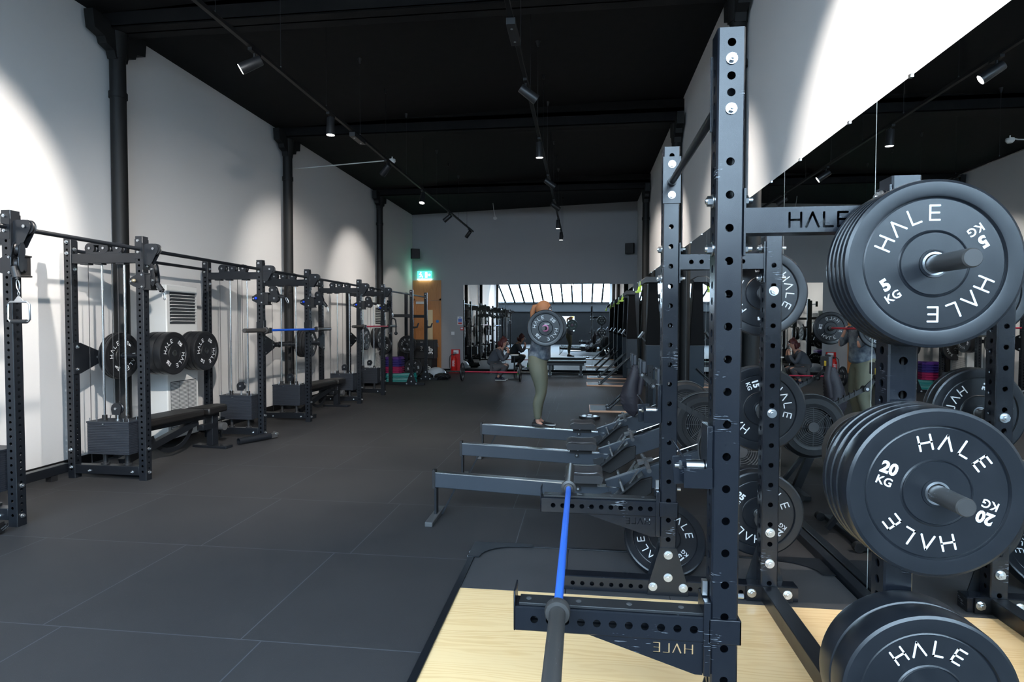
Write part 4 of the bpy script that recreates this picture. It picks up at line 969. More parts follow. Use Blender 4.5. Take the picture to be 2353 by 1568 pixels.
# spotter arms -----------------------------------------------------------
def spotter(y, lab):
    o = thing('spotter_arm', lab, 'spotter arm', (PX0, y, .42), 0, 'spotter arms of the power rack')
    x0 = -.643
    perf_tube(.59, .078, [.06 + .0493 * i for i in range(11)], None, .0125, o=(x0, 0, .039), d=(1, 0, 0), a=(0, 0, 1), ch=.003).build('arm', RSTEEL, o)
    MB().b2((x0 - .006, -.041, 0), (x0, .041, .13)).build('end_plate', RSTEEL, o, bevel=.006)
    st_ = MB(); st_.b2((x0 + .01, -.030, .078), (-.06, .030, .088)); st_.build('top_strip', DARK, o, bevel=.002)
    b = MB()
    for i in range(4): b.cyl((x0 + .04 + i * .16, 0, .088), (x0 + .04 + i * .16, 0, .0895), .009, 12)
    b.build('screw', GREYP, o)
    MB().b2((-.048, -.048, .003), (.048, -.0415, .078)).b2((.0415, -.048, .003), (.048, .048, .078)).b2((-.048, .0415, .003), (.048, .048, .078)).b2((-.062, -.048, -.10), (-.0415, .048, .13)).build('collar', RSTEEL, o, bevel=.002)
    g_ = MB().prism([(-.42, .001), (-.062, .001), (-.062, -.105), (-.085, -.105)], (0, -.027, 0), (1, 0, 0), (0, 0, 1), .005)
    lt = MB(); word_hale(lt, lambda a_, c_, t_: (-.092 - a_, -.05 + .04 * t_, c_), 0, -.0425, .029, .0042, .40)
    cutout(g_, lt, 'gusset', RSTEEL, o)
    MB().b2((-.06, -.01, .135), (-.045, .01, .18)).cyl((.048, 0, .135), (.065, 0, .135), .008, 10).build('lock_pin', CHROME, o)
    return o
spotter(PY0, 'near spotter arm with cut out letters, under the end of the blue bar'); spotter(PY1, 'far spotter arm of the power rack, behind the blue bar')
def roller_cup(y, lab):
    o = thing('roller_hook', lab, 'barbell hook', (PX0 - .041, y, .90), 0, 'roller hooks on the front uprights')
    MB().b2((-.0175, -.043, .0), (-.0005, .043, .19)).build('back_plate', RSTEEL, o, bevel=.002); MB().b2((-.085, -.0475, .0), (-.001, -.0435, .06)).build('side_plate', RSTEEL, o)
    MB().b2((-.078, -.03, -.002), (-.016, .03, .004)).bar((-.078, 0, .0), (-.084, 0, .09), .06, .005).bar((-.084, 0, .09), (-.112, 0, .135), .06, .005).build('cradle', RSTEEL, o, bevel=.002)
    MB().lathe((-.072, 0, .058), (1, 0, 0), [(.008, 0), (.021, 0), (.021, .052), (.008, .052)], 28).build('roller', CHROME, o)
    MB().cyl((-.084, 0, .058), (-.094, 0, .058), .013, 6).cyl((-.094, 0, .058), (-.106, 0, .058), .007, 12).build('bolt', CHROME, o)
roller_cup(PY0, 'silver roller hook on the near front upright'); roller_cup(PY1, 'silver roller hook on the far front upright')
barbell('barbell', 'barbell with bright blue shaft lying across the power rack spotter arms', (-.073, 2.42, .5225), mat('bright_blue_bar', (.045, .19, .85), .26, coat=.4), half=.66, sl=.44)

# lifting platform
pf = thing('lifting_platform', 'lifting platform of pale oak boards and rubber tiles in black steel edging', 'platform', (0, 0, 0))
MB().b2((-.63, 1.56, .0), (1.375, 2.935, .019)).build('oak_board', WOODM, pf)
for a_, b_ in (((-.63, 2.938, 0), (-.085, 3.52, .019)), ((-.082, 2.938, 0), (.44, 3.52, .019)), ((.443, 2.938, 0), (1.375, 3.52, .019)), ((-.63, .97, 0), (1.375, 1.557, .019))): MB().b2(a_, b_).build('rubber_tile', TILEM, pf, bevel=.0012)
ed = MB(); ed.b2((-.665, .95, .0), (-.63, 3.545, .027)).b2((-.665, 3.522, .0), (1.38, 3.545, .024)).b2((-.665, .95, 0), (1.38, .968, .027)); ed.build('steel_edging', STEEL, pf, bevel=.002)
poly = [(-.668, 3.55), (-.668, 3.32), (-.60, 3.32)] + [(-.40 - .20 * math.cos(R(a)), 3.32 + .175 * math.sin(R(a))) for a in range(15, 91, 12)] + [(-.30, 3.51), (-.30, 3.55)]
MB().prism(poly[::-1][::-1], (0, 0, .027), (1, 0, 0), (0, 1, 0), .004).build('corner_gusset', STEEL, pf)
poly2 = [(-p[0] + .71, p[1]) for p in poly]
MB().prism(poly2[::-1], (0, 0, .024), (1, 0, 0), (0, 1, 0), .004).build('corner_gusset', STEEL, pf)
b = MB(); [bolt(b, (-.665, y, .014), (-1, 0, 0), .009, .006) for y in (3.36, 3.42)]; b.build('bolt', CHROME, pf)

# ================================================================== ROWERS
def rower():
    o = thing('rowing_machine', '', 'rowing machine', (0, 0, 0), 0, 'rowing machines pointing at the mirrors')
    MB().bar((-1.05, 0, .28), (.34, 0, .215), .05, .105).build('rail', mat('rower_frame_paint', (.03, .038, .05), .42), o, bevel=.004)
    FRM = bpy.data.materials['rower_frame_paint']
    MB().bar((-1.05, 0, .334), (.30, 0, .271), .056, .006).build('rail_track', STEELROD, o)
    MB().b2((-1.065, -.03, .22), (-1.045, .03, .35)).cyl((-1.055, -.02, .35), (-1.055, -.02, .358), .01, 10).build('rail_end_cap', BLACK, o)
    lg = MB().b2((-1.05, -.03, .0), (-1.035, .03, .225)); lg.bar((-.90, .0, .225), (-1.0, .0, .03), .02, .012); lg.build('rear_leg', STEEL, o)
    MB().b2((-1.075, -.20, .0), (-1.02, .17, .035)).build('rear_foot', GREYP, o, bevel=.006)
    # seat
    n = 12; vs = []; top = []
    for j in range(9):
        for i in range(n + 1):
            x = -.12 + .26 * i / n; y = -.155 + .31 * j / 8; e = min(1, 6 * min(i, n - i) / n) ** .5 * min(1, 5 * min(j, 8 - j) / 8 + .55) ** .5
            z = .372 + .026 * abs(math.sin(PI * (j - 4) / 8)) - .012 * math.cos(PI * (i - n / 2) / n) - (1 - e) * .03
            vs.append((x, y, z))
    fs = [(j * (n + 1) + i, j * (n + 1) + i + 1, (j + 1) * (n + 1) + i + 1, (j + 1) * (n + 1) + i) for j in range(8) for i in range(n)]
    bt = [(v_[0] * .92, v_[1] * .92, .325) for v_ in vs]; N = len(vs)
    rim = [i for i in range(n + 1)] + [j * (n + 1) + n for j in range(1, 9)] + [8 * (n + 1) + i for i in range(n - 1, -1, -1)] + [j * (n + 1) for j in range(7, 0, -1)]
    m_ = MB().add(vs + bt, fs + [tuple(N + k for k in reversed(f)) for f in fs] + [(rim[k], N + rim[k], N + rim[(k + 1) % len(rim)], rim[(k + 1) % len(rim)]) for k in range(len(rim))])
    st_ = m_.build('seat', mat('rower_seat_plastic', (.055, .055, .058), .38), o, smooth=50)
    MB().b2((-.09, -.04, .275), (.10, .04, .325)).cyl((-.03, -.045, .26), (-.03, .045, .26), .018, 14).build('seat_carriage', BLACK, st_)
    b = MB(); [b.cyl((x, -.046, z), (x, -.05, z), .008, 8) for x, z in ((-.03, .26), (-.02, .31))]; b.build('bolt', CHROME, st_)
    # main beam rising to the flywheel
    MB().bar((.18, 0, .245), (.95, 0, .53), .055, .15).build('main_beam', FRM, o, bevel=.004)
    MB().prism([(.10, .16), (.26, .11), (.47, .25), (.47, .36), (.40, .34)], (0, .05, 0), (1, 0, 0), (0, 0, 1), .10).build('junction_cover', BLACK, o, bevel=.006)
    for s_ in (-1, 1):
        ft = MB().bar((.16, s_ * .12, .19), (.40, s_ * .12, .40), .10, .012)
        for k in range(6): ft.bar((.18 + k * .036, s_ * .12 - .045, .216 + k * .0315), (.18 + k * .036, s_ * .12 + .045, .216 + k * .0315), .008, .008)
        ft.bar((.165, s_ * .12, .20), (.15, s_ * .12, .26), .09, .01); f_ = ft.build('foot_board', DARK, o)
        MB().tube([(.27, s_ * .12 - .055, .29), (.25, s_ * .12 - .03, .345), (.25, s_ * .12 + .03, .345), (.27, s_ * .12 + .055, .29)], .009).bar((.31, s_ * .12 - .03, .34), (.37, s_ * .12 - .02, .43), .02, .006).build('foot_strap', GREYP, f_)
    # handle with chain
    hd_ = MB(); q = Vector((.43, 0, .445)); hd_.cyl(q + Vector((-.0, -.23, .0)), q + Vector((0, -.04, .015)), .015, 14).cyl(q + Vector((0, .04, .015)), q + Vector((0, .23, .0)), .015, 14).prism([(-.05, -.045), (.05, -.02), (.05, .02), (-.05, .045)], q + Vector((0, 0, .005)), (1, 0, .3), (0, 1, 0), .02)
    hd_.bar(q + Vector((.0, 0, -.01)), q + Vector((.03, 0, -.06)), .03, .02); hd_.build('handle', GREYP, o)
    MB().cyl((.48, 0, .47), (.96, 0, .655), .005, 8).build('chain', STEELROD, o)
    # flywheel housing
    c = Vector((1.04, 0, .556)); fwl = MB().lathe(c + Vector((0, -.07, 0)), (0, 1, 0), [(.185, .0), (.235, .0), (.258, .02), (.262, .05), (.262, .10), (.25, .13), (.20, .14), (0, .14)], 48)
    fwl.lathe(c + Vector((0, -.07, 0)), (0, 1, 0), [(.165, .0), (.19, -.004), (.195, .004)], 48).lathe(c + Vector((0, -.03, 0)), (0, 1, 0), [(0, 0), (.20, 0)], 40); fh = fwl.build('flywheel_housing', DARK, o)
    gr = MB()
    for k in range(8): r = .052 + k * .0155; gr.tube([c + Vector((r * math.cos(2 * PI * i / 36), -.072 + .0006 * k, r * math.sin(2 * PI * i / 36))) for i in range(36)], .0022, 5, True)
    for k in range(8): a_ = 2 * PI * k / 8; gr.cyl(c + Vector((.04 * math.cos(a_), -.072, .04 * math.sin(a_))), c + Vector((.162 * math.cos(a_), -.068, .162 * math.sin(a_))), .002, 5)
    gr.cyl(c + Vector((0, -.078, 0)), c + Vector((0, -.06, 0)), .042, 24); gr.build('fan_grille', GREYP, fh)
    MB().lathe(c + Vector((0, -.03, 0)), (0, 1, 0), [(.263, 0), (.268, 0), (.268, .07), (.263, .07), (.263, 0)], 48).build('perforated_band', GREYP, fh)
    MB().b2((.86, -.045, .30), (.94, .045, .66)).build('chain_guide_plate', STEEL, o, bevel=.004)
    b = MB(); [b.cyl((.90, -.046, z), (.90, -.051, z), .008, 8) for z in (.33, .42, .52, .63)]; b.build('bolt', CHROME, o)
    MB().bar((1.0, 0, .40), (1.14, 0, .04), .045, .06).bar((1.05, 0, .36), (1.28, 0, .04), .03, .03).build('front_leg', STEEL, o)
    MB().b2((1.13, -.30, .01), (1.19, .30, .045)).build('front_foot', STEEL, o, bevel=.006)
    for s_ in (-1, 1): MB().cyl((1.215, s_ * .27, .032), (1.215, s_ * .31, .032), .03, 16).build('caster', DARK, o)
    # monitor arm
    am = MB().bar((.92, .0, .70), (.62, .0, .87), .018, .035).bar((.61, .02, .87), (.52, .02, .965), .016, .03).cyl((.615, -.03, .87), (.615, .04, .87), .024, 16).cyl((.52, -.03, .965), (.52, .04, .965), .024, 16).cyl((.92, -.03, .70), (.92, .03, .70), .022, 16)
    for k in range(5): am.box((.70 + k * .04, .0, .838 - k * .0225), (.006, .03, .045))
    a_ = am.build('monitor_arm', DARK, o)
    b = MB(); [b.cyl((x, -.031, z), (x, -.036, z), .012, 12) for x, z in ((.615, .87), (.52, .965), (.92, .70))]; b.build('bolt', CHROME, a_)
    mo = MB().b2((.515, -.10, .985), (.545, .10, 1.085)).b2((.495, -.07, .975), (.515, .07, 1.10)).build('monitor', mat('monitor_case', (.04, .045, .055), .45), o, bevel=.006)
    MB().b2((.4935, -.045, 1.02), (.4955, .045, 1.075)).build('display', SCREEN, mo); MB().b2((.546, -.05, .99), (.5465, .0, 1.04)).build('sticker', YELLOW, mo)
    return o
r1 = rower(); r1.location = (0, 4.04, 0); r1['label'] = 'nearest rowing machine, its rear foot lowest in the photo'
r2 = dup(r1, (-.02, 5.06, 0), label='middle of the three rowing machines')
r3 = dup(r1, (-.01, 6.04, 0), label='farthest rowing machine, in front of the standing lifter')

# ski machines
def skierg():
    o = thing('ski_machine', '', 'ski machine', (0, 0, 0), 0, 'tall ski machines on floor stands')
    MB().prism([(1.0, .40), (1.245, .40), (1.225, 1.06), (1.0, 1.06)], (0, .13, 0), (1, 0, 0), (0, 0, 1), .26).prism([(1.02, .03), (1.24, .03), (1.24, .40), (1.02, .40)], (0, .13, 0), (1, 0, 0), (0, 0, 1), .26).build('lower_housing', mat('ski_grey_housing', (.03, .042, .055), .6, spec=.25), o, bevel=.008)
    MB().prism([(1.0, 1.06), (1.225, 1.06), (1.17, 2.06), (1.03, 2.06)], (0, .115, 0), (1, 0, 0), (0, 0, 1), .23).build('tower', mat('ski_black_tower', (.003, .0033, .004), .65, spec=.12), o, bevel=.008)
    hd = MB().prism([(.90, 2.00), (.98, 2.05), (1.18, 2.05), (1.20, 2.10), (1.12, 2.15), (.98, 2.15), (.90, 2.08)], (0, .16, 0), (1, 0, 0), (0, 0, 1), .32).build('head', DARK, o, bevel=.01)
    for s_ in (-1, 1):
        MB().cyl((.92, s_ * .13, 2.05), (.885, s_ * .13, 1.93), .016, 12).box((.88, s_ * .13, 1.92), (.07, .03, .03)).box((.92, s_ * .13, 2.05), (.05, .03, .04)).build('handle', LIME, o)
        MB().cyl((.93, s_ * .13, 2.05), (.96, s_ * .13, 2.10), .004, 6).build('cord', DARK, o)
        st_ = MB().cyl((.42, s_ * .16, .035), (1.12, s_ * .16, .70), .016, 14).box((.40, s_ * .16, .035), (.06, .05, .02)).build('strut', STEEL, o)
        MB().ball((.40, s_ * .16, .055), .014).build('bolt', CHROME, st_)
    MB().b2((.12, -.32, .0), (1.30, .32, .026)).build('base_board', BOARD, o, bevel=.004)
    MB().b2((.115, -.335, .0), (1.30, -.32, .03)).b2((.105, -.335, .0), (.12, .335, .03)).b2((.115, .32, .0), (1.30, .335, .03)).build('board_edge', COPPER, o, bevel=.004)
    MB().box((.93, 0, 1.22), (.03, .2, .12), Matrix.Rotation(R(35), 3, 'Y')).bar((1.0, 0, 1.12), (.94, 0, 1.18), .03, .02).build('monitor', DARK, o)
    return o
s1 = skierg(); s1.location = (0, 9.55, 0); s1['label'] = 'nearest tall black ski machine with lime handles, by the mirrors'
dup(s1, (-.02, 13.4, 0), label='far ski machine with the middle copper edged base board'); dup(s1, (.0, 15.1, 0), label='last ski machine, touching the far right corner')
# small things on the right floor
fpz = thing('floor_disc', 'small black weight disc with silver marks lying flat on the floor', 'weight plate', (.10, 8.58, .0))
MB().lathe((0, 0, .0), (0, 0, 1), [(.02, 0), (.145, 0), (.155, .01), (.155, .036), (.145, .045), (.125, .04), (.06, .038), (.05, .045), (.02, .045), (.02, 0)], 44).build('disc', BLACK, fpz)
mk = MB()
for k in range(6):
    a0 = R(60 * k + 8)
    for q in range(4): aa = a0 + q * R(9.5); mk.add([(r * math.cos(x), r * math.sin(x), .0425) for r, x in ((.068, aa), (.118, aa), (.118, aa + R(9)), (.068, aa + R(9)))], [(0, 1, 2, 3)])
mk.build('silver_marks', CHROME, fpz)
ps = thing('perforated_stand', 'short black perforated post with base plate behind the jacket', 'stand', (.84, 7.45, 0))
perf_tube(.88, .07, [.1 + .0493 * i for i in range(15)], [.1 + .0493 * i for i in range(15)], .0105).build('post', STEEL, ps)
MB().b2((-.20, -.10, 0), (.20, .10, .03)).prism([(-.16, .03), (.16, .03), (.05, .30), (-.05, .30)], (0, -.045, 0), (1, 0, 0), (0, 0, 1), .008).build('base', STEEL, ps); b = MB(); [bolt(b, (x, -.054, z), (0, -1, 0), .014) for x, z in ((-.10, .06), (.10, .06), (0, .1))]; b.build('bolt', CHROME, ps)
jk = thing('jacket', 'quilted dark jacket hanging from the farthest rower monitor', 'jacket', (.525, 5.90, 0))
secs = [(.985, .0, .035, .04), (.94, .0, .055, .05), (.87, -.01, .075, .06), (.78, -.035, .09, .065), (.68, -.05, .10, .065), (.60, -.045, .095, .06), (.53, -.03, .07, .05), (.47, -.02, .015, .02)]
vs = []; n = 40; NS = 64
for k in range(NS):
    t = k / (NS - 1) * (len(secs) - 1); i0 = min(int(t), len(secs) - 2); u = t - i0; s0, s1_ = secs[i0], secs[i0 + 1]; u = u * u * (3 - 2 * u) if False else u
    z, cx, wx, wy = [s0[q_] * (1 - u) + s1_[q_] * u for q_ in range(4)]
    for i in range(n):
        a_ = 2 * PI * i / n; rr = 1 + .10 * math.sin(3 * a_ + z * 9) + .045 * math.cos((z - .35 * wx * abs(math.cos(a_)) * 4) * 2 * PI / .034)
        vs.append((cx + wx * math.cos(a_) * rr, wy * math.sin(a_) * rr, z))
fs = [(k * n + i, k * n + (i + 1) % n, (k + 1) * n + (i + 1) % n, (k + 1) * n + i) for k in range(NS - 1) for i in range(n)] + [tuple(range(n)), tuple(range(NS * n - 1, NS * n - n - 1, -1))]
MB().add(vs, fs).build('body', JACK, jk, smooth=60)
MB().tube([(.04, -.05, 1.0), (.06, -.06, .9), (.045, -.07, .8), (.03, -.07, .7)], [.025, .03, .028, .02], 12).build('sleeve', JACK, jk)

# ================================================================== PEOPLE
def skin_body(name, joints, edges, m, parent, sub=2, smooth=80):
    me = bpy.data.meshes.new(name); me.from_pydata([j[0] for j in joints], edges, []); o = bpy.data.objects.new(name, me); COL.objects.link(o)
    md = o.modifiers.new('s', 'SKIN'); md.use_smooth_shade = True; md.branch_smoothing = .4
    for i, j in enumerate(joints):
        r = j[1] if isinstance(j[1], tuple) else (j[1], j[1]); me.skin_vertices[0].data[i].radius = r
    me.skin_vertices[0].data[0].use_root = True
    s_ = o.modifiers.new('d', 'SUBSURF'); s_.levels = sub; s_.render_levels = sub
    bpy.context.view_layer.update(); dg = bpy.context.evaluated_depsgraph_get()
    m2 = bpy.data.meshes.new_from_object(o.evaluated_get(dg)); m2.name = name; bpy.data.objects.remove(o)
    m2.materials.clear(); m2.materials.append(m); m2.polygons.foreach_set('use_smooth', [True] * len(m2.polygons))
    q = bpy.data.objects.new(name, m2); COL.objects.link(q); q.parent = parent; return q
def hand_chain(J, E_, w_i, wrist, pal, fing_dir, spread, curl, size=1.):
    """palm + five bent fingers added to a skeleton; pal, fing_dir, spread, curl: unit vectors"""
    W = Vector(wrist); D = Vector(fing_dir).normalized(); S = Vector(spread).normalized(); C = Vector(curl).normalized()
    J.append((tuple(W + D * .045 * size), (.030 * size, .018 * size))); p_i = len(J) - 1; E_.append((w_i, p_i))
    for k, (off, ln) in enumerate(((-.026, .058), (-.009, .068), (.009, .065), (.026, .05))):
        b0 = W + D * .082 * size + S * off * size; J.append((tuple(b0), .0095 * size)); i0 = len(J) - 1; E_.append((p_i, i0))
        b1 = b0 + (D * .6 + C * .7) * ln * .5 * size; J.append((tuple(b1), .0085 * size)); E_.append((i0, len(J) - 1))
        b2 = b1 + (D * -.2 + C * .9) * ln * .5 * size; J.append((tuple(b2), .0075 * size)); E_.append((len(J) - 2, len(J) - 1))
    t0 = W + D * .02 * size - S * .035 * size + C * .008; J.append((tuple(t0), .011 * size)); i0 = len(J) - 1; E_.append((p_i, i0))
    t1 = t0 + (D * .5 - S * .3 + C * .6) * .04 * size; J.append((tuple(t1), .0095 * size)); E_.append((i0, len(J) - 1))
    t2 = t1 + (D * .5 + C * .6) * .03 * size; J.append((tuple(t2), .008 * size)); E_.append((len(J) - 2, len(J) - 1))
def head_parts(par, c, fwd, m_hair, r=.105, hair='pony'):
    """eyes, nose, mouth, ears and hair around head centre c, facing +X rotated by fwd about Z"""
    hz = thing_rot = Matrix.Rotation(fwd, 3, 'Z')
    T = lambda p: tuple(hz @ Vector(p) + Vector(c))
    e = MB()
    for s_ in (-1, 1): e.ball(T((.078, s_ * .031, .008)), .012)
    e.build('eyes', SHOEW, par)
    pu = MB()
    for s_ in (-1, 1): pu.ball(T((.0885, s_ * .031, .008)), .0055); pu.tube([T((.082, s_ * .05, .028)), T((.092, s_ * .032, .034)), T((.092, s_ * .016, .03))], .0035, 6)
    pu.build('brows', HAIRR, par)
    MB().tube([T((.088, -.022, -.052)), T((.097, 0, -.05)), T((.088, .022, -.052))], .006, 8).build('lips', mat('lips', (.45, .14, .13), .5), par)
    er = MB()
    for s_ in (-1, 1): er.ball(T((0, s_ * .078, -.005)), .026, 12, 8, (.7, .35, 1.2))
    er.build('ears', SKIN, par)
    MB().prism([(.085, .01), (.116, -.024), (.088, -.034)], T((0, .009, 0)), tuple(hz @ Vector((1, 0, 0))), (0, 0, 1), .018).build('nose', SKIN, par)
    n = 28; vs = []; fs = []; NR = 14
    for j in range(NR + 1):
        ph = PI * .62 * j / NR
        for i in range(n):
            t = 2 * PI * i / n; fr_ = max(0, math.cos(t)); lim = 1 - .42 * fr_ ** 1.5
            p_ = ph * lim; rr = 1 + .02 * math.sin(9 * t + 3 * j)
            vs.append(T((-.012 + .105 * math.sin(p_) * math.cos(t) * rr, .09 * math.sin(p_) * math.sin(t) * rr, .018 + .112 * math.cos(p_) * rr)))
    for j in range(NR):
        for i in range(n): fs.append((j * n + i, (j + 1) * n + i, (j + 1) * n + (i + 1) % n, j * n + (i + 1) % n))
    hm = MB().add(vs, fs)
    if hair == 'pony': hm.tube([T((-.09, 0, .06)), T((-.13, 0, .05)), T((-.16, .01, -.02)), T((-.165, .02, -.10)), T((-.15, .02, -.17))], [.025, .032, .034, .026, .008], 12)
    else:
        hm.tube([T((-.05, -.07, .0)), T((-.06, -.085, -.06)), T((-.05, -.08, -.12))], [.04, .04, .02], 10); hm.tube([T((-.05, .07, .0)), T((-.06, .085, -.06)), T((-.05, .08, -.12))], [.04, .04, .02], 10); hm.tube([T((-.09, 0, .02)), T((-.10, 0, -.05)), T((-.09, 0, -.12))], [.07, .07, .03], 12)
        hm.ball(T((-.02, -.0, .125)), .035)
    hm.build('hair', m_hair, par, smooth=80)
def shoe(par, ankle, d, m, L=.26, pitch=0.):
    A = Vector(ankle); D = Vector(d).normalized(); S = Vector((-D.y, D.x, 0)).normalized(); U = S.cross(D) * -1 if S.cross(D).z < 0 else S.cross(D)
    secs = [(-.07, .030, .085), (-.055, .036, .10), (0, .038, .095), (.05, .040, .075), (.10, .046, .058), (.15, .048, .046), (.185, .036, .034), (.20, .012, .022)]
    for nm, mm, f0, f1, e in (('sole', SHOEW, -.0, .3, .005), ('upper', m, .3, 1., 0)):
        vs = []; n = 14
        for (x, w_, h) in secs:
            for i in range(n):
                a_ = 2 * PI * i / n; zz = (h if nm == 'upper' else .030) * (.5 + .5 * math.sin(a_)); ww = w_ + (e if nm == 'sole' else 0)
                if nm == 'upper': zz = .022 + (h - .022) * (.5 + .5 * math.sin(a_)); ww *= (1 - .35 * max(0, math.sin(a_)))
                vs.append(A + D * x * L / .27 + S * ww * math.cos(a_) * (1 if nm == 'upper' else (1.0)) + U * zz)
        k = len(secs); fs = [(q * n + i, q * n + (i + 1) % n, (q + 1) * n + (i + 1) % n, (q + 1) * n + i) for q in range(k - 1) for i in range(n)] + [tuple(range(n)), tuple(range(k * n - 1, (k - 1) * n - 1, -1))]
        MB().add(vs, fs).build('shoe_' + nm, mm, par, smooth=60)

# --- standing lifter, facing the mirrors (+X), bar held at the collar bones
wm = thing('person', 'standing person in olive leggings and patterned top holding a barbell at the shoulders', 'person', (-.56, 7.75, 0))
HX = .02
J = [((-.02, 0, .95), (.105, .12)), ((-.01, 0, 1.10), (.085, .115)), ((.01, 0, 1.25), (.10, .14)), ((.01, 0, 1.37), (.06, .09)), ((.02, 0, 1.45), .048), ((.035, 0, 1.505), (.062, .062)), ((.045, 0, 1.57), (.088, .078)), ((.03, 0, 1.62), (.07, .066))]
E_ = [(i, i + 1) for i in range(7)]
arms = []
for s_ in (-1, 1):
    i0 = len(J); J += [((.0, s_ * .15, 1.36), .052), ((.06, s_ * .23, 1.23), .042), ((.13, s_ * .27, 1.12), .036), ((.12, s_ * .25, 1.20), .034), ((.095, s_ * .225, 1.285), .024)]
    E_ += [(3, i0), (i0, i0 + 1), (i0 + 1, i0 + 2), (i0 + 2, i0 + 3), (i0 + 3, i0 + 4)]
    hand_chain(J, E_, i0 + 4, J[i0 + 4][0], None, (-.2, 0, 1), (0, s_ * -1, 0), (-1, 0, .2), .85)
for s_ in (-1, 1):
    i0 = len(J); J += [((-.025, s_ * .085, .84), .08), ((-.005, s_ * .10, .66), .068), ((.01, s_ * .11, .49), .052), ((-.03, s_ * .115, .34), .053), ((-.035, s_ * .115, .20), .038), ((-.03, s_ * .115, .09), .033), ((.03, s_ * .12, .045), .032)]
    E_ += [(0, i0)] + [(i0 + k, i0 + k + 1) for k in range(6)]
body = skin_body('body', J, E_, SKIN, wm)
# clothes: slightly larger skins following the body
J = [((-.03, 0, .90), (.17, .18)), ((-.02, 0, .99), (.155, .165)), ((-.005, 0, 1.10), (.125, .145)), ((.015, 0, 1.25), (.135, .165)), ((.01, 0, 1.36), (.075, .11)), ((.012, 0, 1.405), (.055, .065))]; E_ = [(i, i + 1) for i in range(5)]
for s_ in (-1, 1):
    i0 = len(J); J += [((.0, s_ * .15, 1.36), .064), ((.06, s_ * .23, 1.23), .053), ((.13, s_ * .27, 1.12), .047), ((.118, s_ * .25, 1.20), .042), ((.105, s_ * .235, 1.25), .036)]; E_ += [(4, i0)] + [(i0 + k, i0 + k + 1) for k in range(4)]
skin_body('top', J, E_, CAMO, wm)
J = [((-.045, 0, .93), (.165, .18)), ((-.02, 0, 1.04), (.13, .155))]; E_ = [(0, 1)]
for s_ in (-1, 1):
    i0 = len(J); J += [((-.055, s_ * .088, .86), .138), ((-.025, s_ * .098, .76), .124), ((-.0, s_ * .105, .64), .102), ((.012, s_ * .11, .49), .074), ((-.035, s_ * .115, .34), .074), ((-.038, s_ * .115, .20), .053), ((-.03, s_ * .115, .115), .046)]; E_ += [(0, i0)] + [(i0 + k, i0 + k + 1) for k in range(6)]
skin_body('leggings', J, E_, OLIVE, wm)
head_parts(wm, (.045, 0, 1.58), 0, HAIRB)
for s_ in (-1, 1): shoe(wm, (-.03, s_ * .115, .002), (1, s_ * .12, 0), SHOEB, .30)
barbell('barbell', 'barbell with red shaft held by the standing lifter', (-.458, 7.75, 1.345), REDBAR, half=.60, sl=.40)
plate('10', (-.458, 7.093, 1.3455), 'plate on the near end of the held barbell, hiding the lifter', 'y', R(48)); plate('10', (-.458, 8.407, 1.3455), 'plate on the far end of the held barbell', 'y', R(10))
for y, s_, l in ((7.07, -1, 'pink barbell collar on the near side of the held barbell'), (8.43, 1, 'pink barbell collar on the far side of the held barbell')):
    cl = thing('barbell_collar', l, 'collar', (-.458, y, 1.345)); MB().lathe((0, 0, 0), (0, s_, 0), [(.0255, 0), (.042, 0), (.042, .04), (.0255, .04), (.0255, 0)], 24).build('ring', mat('pink_collar', (.7, .2, .4), .4) if 'pink_collar' not in bpy.data.materials else bpy.data.materials['pink_collar'], cl); MB().box((.02, s_ * .02, .05), (.06, .03, .012)).build('lever', SHOEW, cl)

# --- crouching person by the far mirrors
cp_ = thing('person', 'crouching person with dark red hair in slate sweatshirt and white soled shoes', 'person', (-2.10, 14.15, 0))
J = [((-.12, 0, .34), (.14, .15)), ((-.10, 0, .48), (.12, .14)), ((-.02, 0, .63), (.12, .15)), ((.06, 0, .75), (.08, .11)), ((.115, 0, .82), .05), ((.15, 0, .865), .06), ((.17, 0, .93), (.088, .078)), ((.155, 0, .98), (.07, .066))]
E_ = [(i, i + 1) for i in range(7)]
for s_ in (-1, 1):
    i0 = len(J); J += [((.04, s_ * .15, .73), .052), ((.10, s_ * .19, .60), .042), ((.17, s_ * .20, .50), .036), ((.25, s_ * .13, .62), .030), ((.27, s_ * .07, .73), .023)]
    E_ += [(3, i0)] + [(i0 + k, i0 + k + 1) for k in range(4)]
    hand_chain(J, E_, i0 + 4, J[i0 + 4][0], None, (-.1, -s_ * .2, 1), (0, -s_, 0), (-1, 0, .1), .8)
for s_ in (-1, 1):
    i0 = len(J); J += [((-.04, s_ * .11, .32), .09), ((.12, s_ * .14, .35), .075), ((.25, s_ * .16, .37), .055), ((.15, s_ * .15, .24), .05), ((.04, s_ * .14, .11), .036), ((.04, s_ * .14, .07), .033)]
    E_ += [(0, i0)] + [(i0 + k, i0 + k + 1) for k in range(5)]
skin_body('body', J, E_, SKIN, cp_)
J = [((-.14, 0, .34), (.15, .17)), ((-.11, 0, .48), (.14, .16)), ((-.03, 0, .63), (.14, .17)), ((.055, 0, .74), (.095, .125)), ((.10, 0, .785), (.06, .07))]; E_ = [(i, i + 1) for i in range(4)]
for s_ in (-1, 1):
    i0 = len(J); J += [((.04, s_ * .15, .73), .068), ((.10, s_ * .19, .60), .057), ((.17, s_ * .20, .50), .05), ((.24, s_ * .14, .60), .042), ((.262, s_ * .09, .69), .034)]; E_ += [(3, i0)] + [(i0 + k, i0 + k + 1) for k in range(4)]
skin_body('sweatshirt', J, E_, SWEAT, cp_)
J = [((-.12, 0, .33), (.155, .16))]; E_ = []
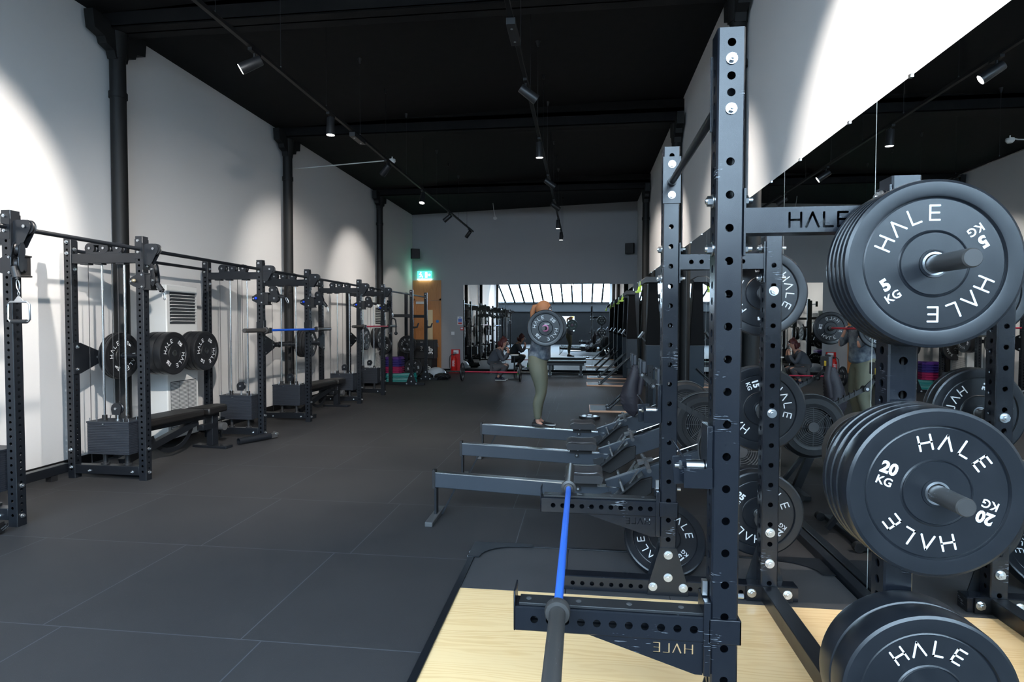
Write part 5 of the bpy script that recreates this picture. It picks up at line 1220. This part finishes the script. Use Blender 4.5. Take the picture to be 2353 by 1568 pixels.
for s_ in (-1, 1):
    i0 = len(J); J += [((-.04, s_ * .11, .32), .10), ((.12, s_ * .14, .35), .086), ((.25, s_ * .16, .37), .066), ((.15, s_ * .15, .24), .062), ((.05, s_ * .14, .13), .048)]; E_ += [(0, i0)] + [(i0 + k, i0 + k + 1) for k in range(4)]
skin_body('trousers', J, E_, TROUS, cp_)
head_parts(cp_, (.17, 0, .94), 0, HAIRR, hair='short')
for s_ in (-1, 1): shoe(cp_, (.04, s_ * .14, 0), (1, 0, 0), SHOEN, .27)
barbell('barbell', 'barbell with pink shaft lying on the floor before the far mirrors', (-2.21, 13.86, .2255), PINKBAR, axis='x')
plate('10', (-2.21 - .71, 13.86, .2255), 'plate on the left end of the pink floor barbell', 'x', 0, dull=True); plate('10', (-2.21 + .71, 13.86, .2255), 'plate on the right end of the pink floor barbell', 'x', 0, dull=True)
bt = thing('water_bottle', 'clear water bottle with green label on the floor by the pink barbell', 'bottle', (-1.66, 14.9, 0))
MB().lathe((0, 0, 0), (0, 0, 1), [(0, 0), (.036, 0), (.038, .02), (.036, .12), (.038, .16), (.034, .19), (.014, .225), (.014, .245), (0, .245)], 20).build('bottle_body', GLASSB, bt)
MB().lathe((0, 0, .08), (0, 0, 1), [(.0385, 0), (.0395, .0), (.0395, .06), (.0385, .06)], 20).build('label', LGREEN, bt); MB().cyl((0, 0, .245), (0, 0, .265), .016, 14).build('cap', PAPER, bt)
sl_ = thing('round_stand', 'small round white topped stand in front of the crouching person', 'stand', (-1.70, 14.34, 0))
MB().lathe((0, 0, .60), (0, 0, 1), [(0, 0), (.10, 0), (.11, .01), (.11, .025), (.10, .03), (0, .03)], 28).build('top', SHOEW, sl_); MB().cyl((0, 0, .03), (0, 0, .60), .02, 14).build('post', STEEL, sl_); MB().lathe((0, 0, 0), (0, 0, 1), [(0, 0), (.15, 0), (.15, .015), (.03, .05), (0, .05)], 28).build('foot', DARK, sl_)
# low bench and loose bar by the far mirrors
lb_ = thing('flat_bench', 'low black flat bench with pale pad edge by the far mirrors', 'bench', (-.47, 15.55, 0))
MB().b2((-.55, -.13, .36), (.55, .13, .42)).build('pad', VINYL, lb_, bevel=.015); MB().b2((-.5, -.03, .28), (.5, .03, .36)).b2((-.45, -.03, 0), (-.38, .03, .3)).b2((.38, -.03, 0), (.45, .03, .3)).b2((-.47, -.2, 0), (-.36, .2, .04)).b2((.36, -.2, 0), (.47, .2, .04)).build('frame', STEEL, lb_, bevel=.003)
barbell('barbell', 'plain dark barbell lying along the foot of the far mirrors', (-.20, 15.95, .04), STEEL, axis='x', sleeve=STEELROD)
# whiteboard behind the camera
wb = thing('whiteboard', 'whiteboard on the black wall behind the camera, seen in mirrors', 'whiteboard', (-1.2, YR + .02, 1.4))
MB().b2((-.62, -.01, -.5), (.62, .01, .5)).build('panel', PAPER, wb); MB().b2((.38, .0101, .40), (.60, .012, .49)).build('yellow_corner', YELLOW, wb)
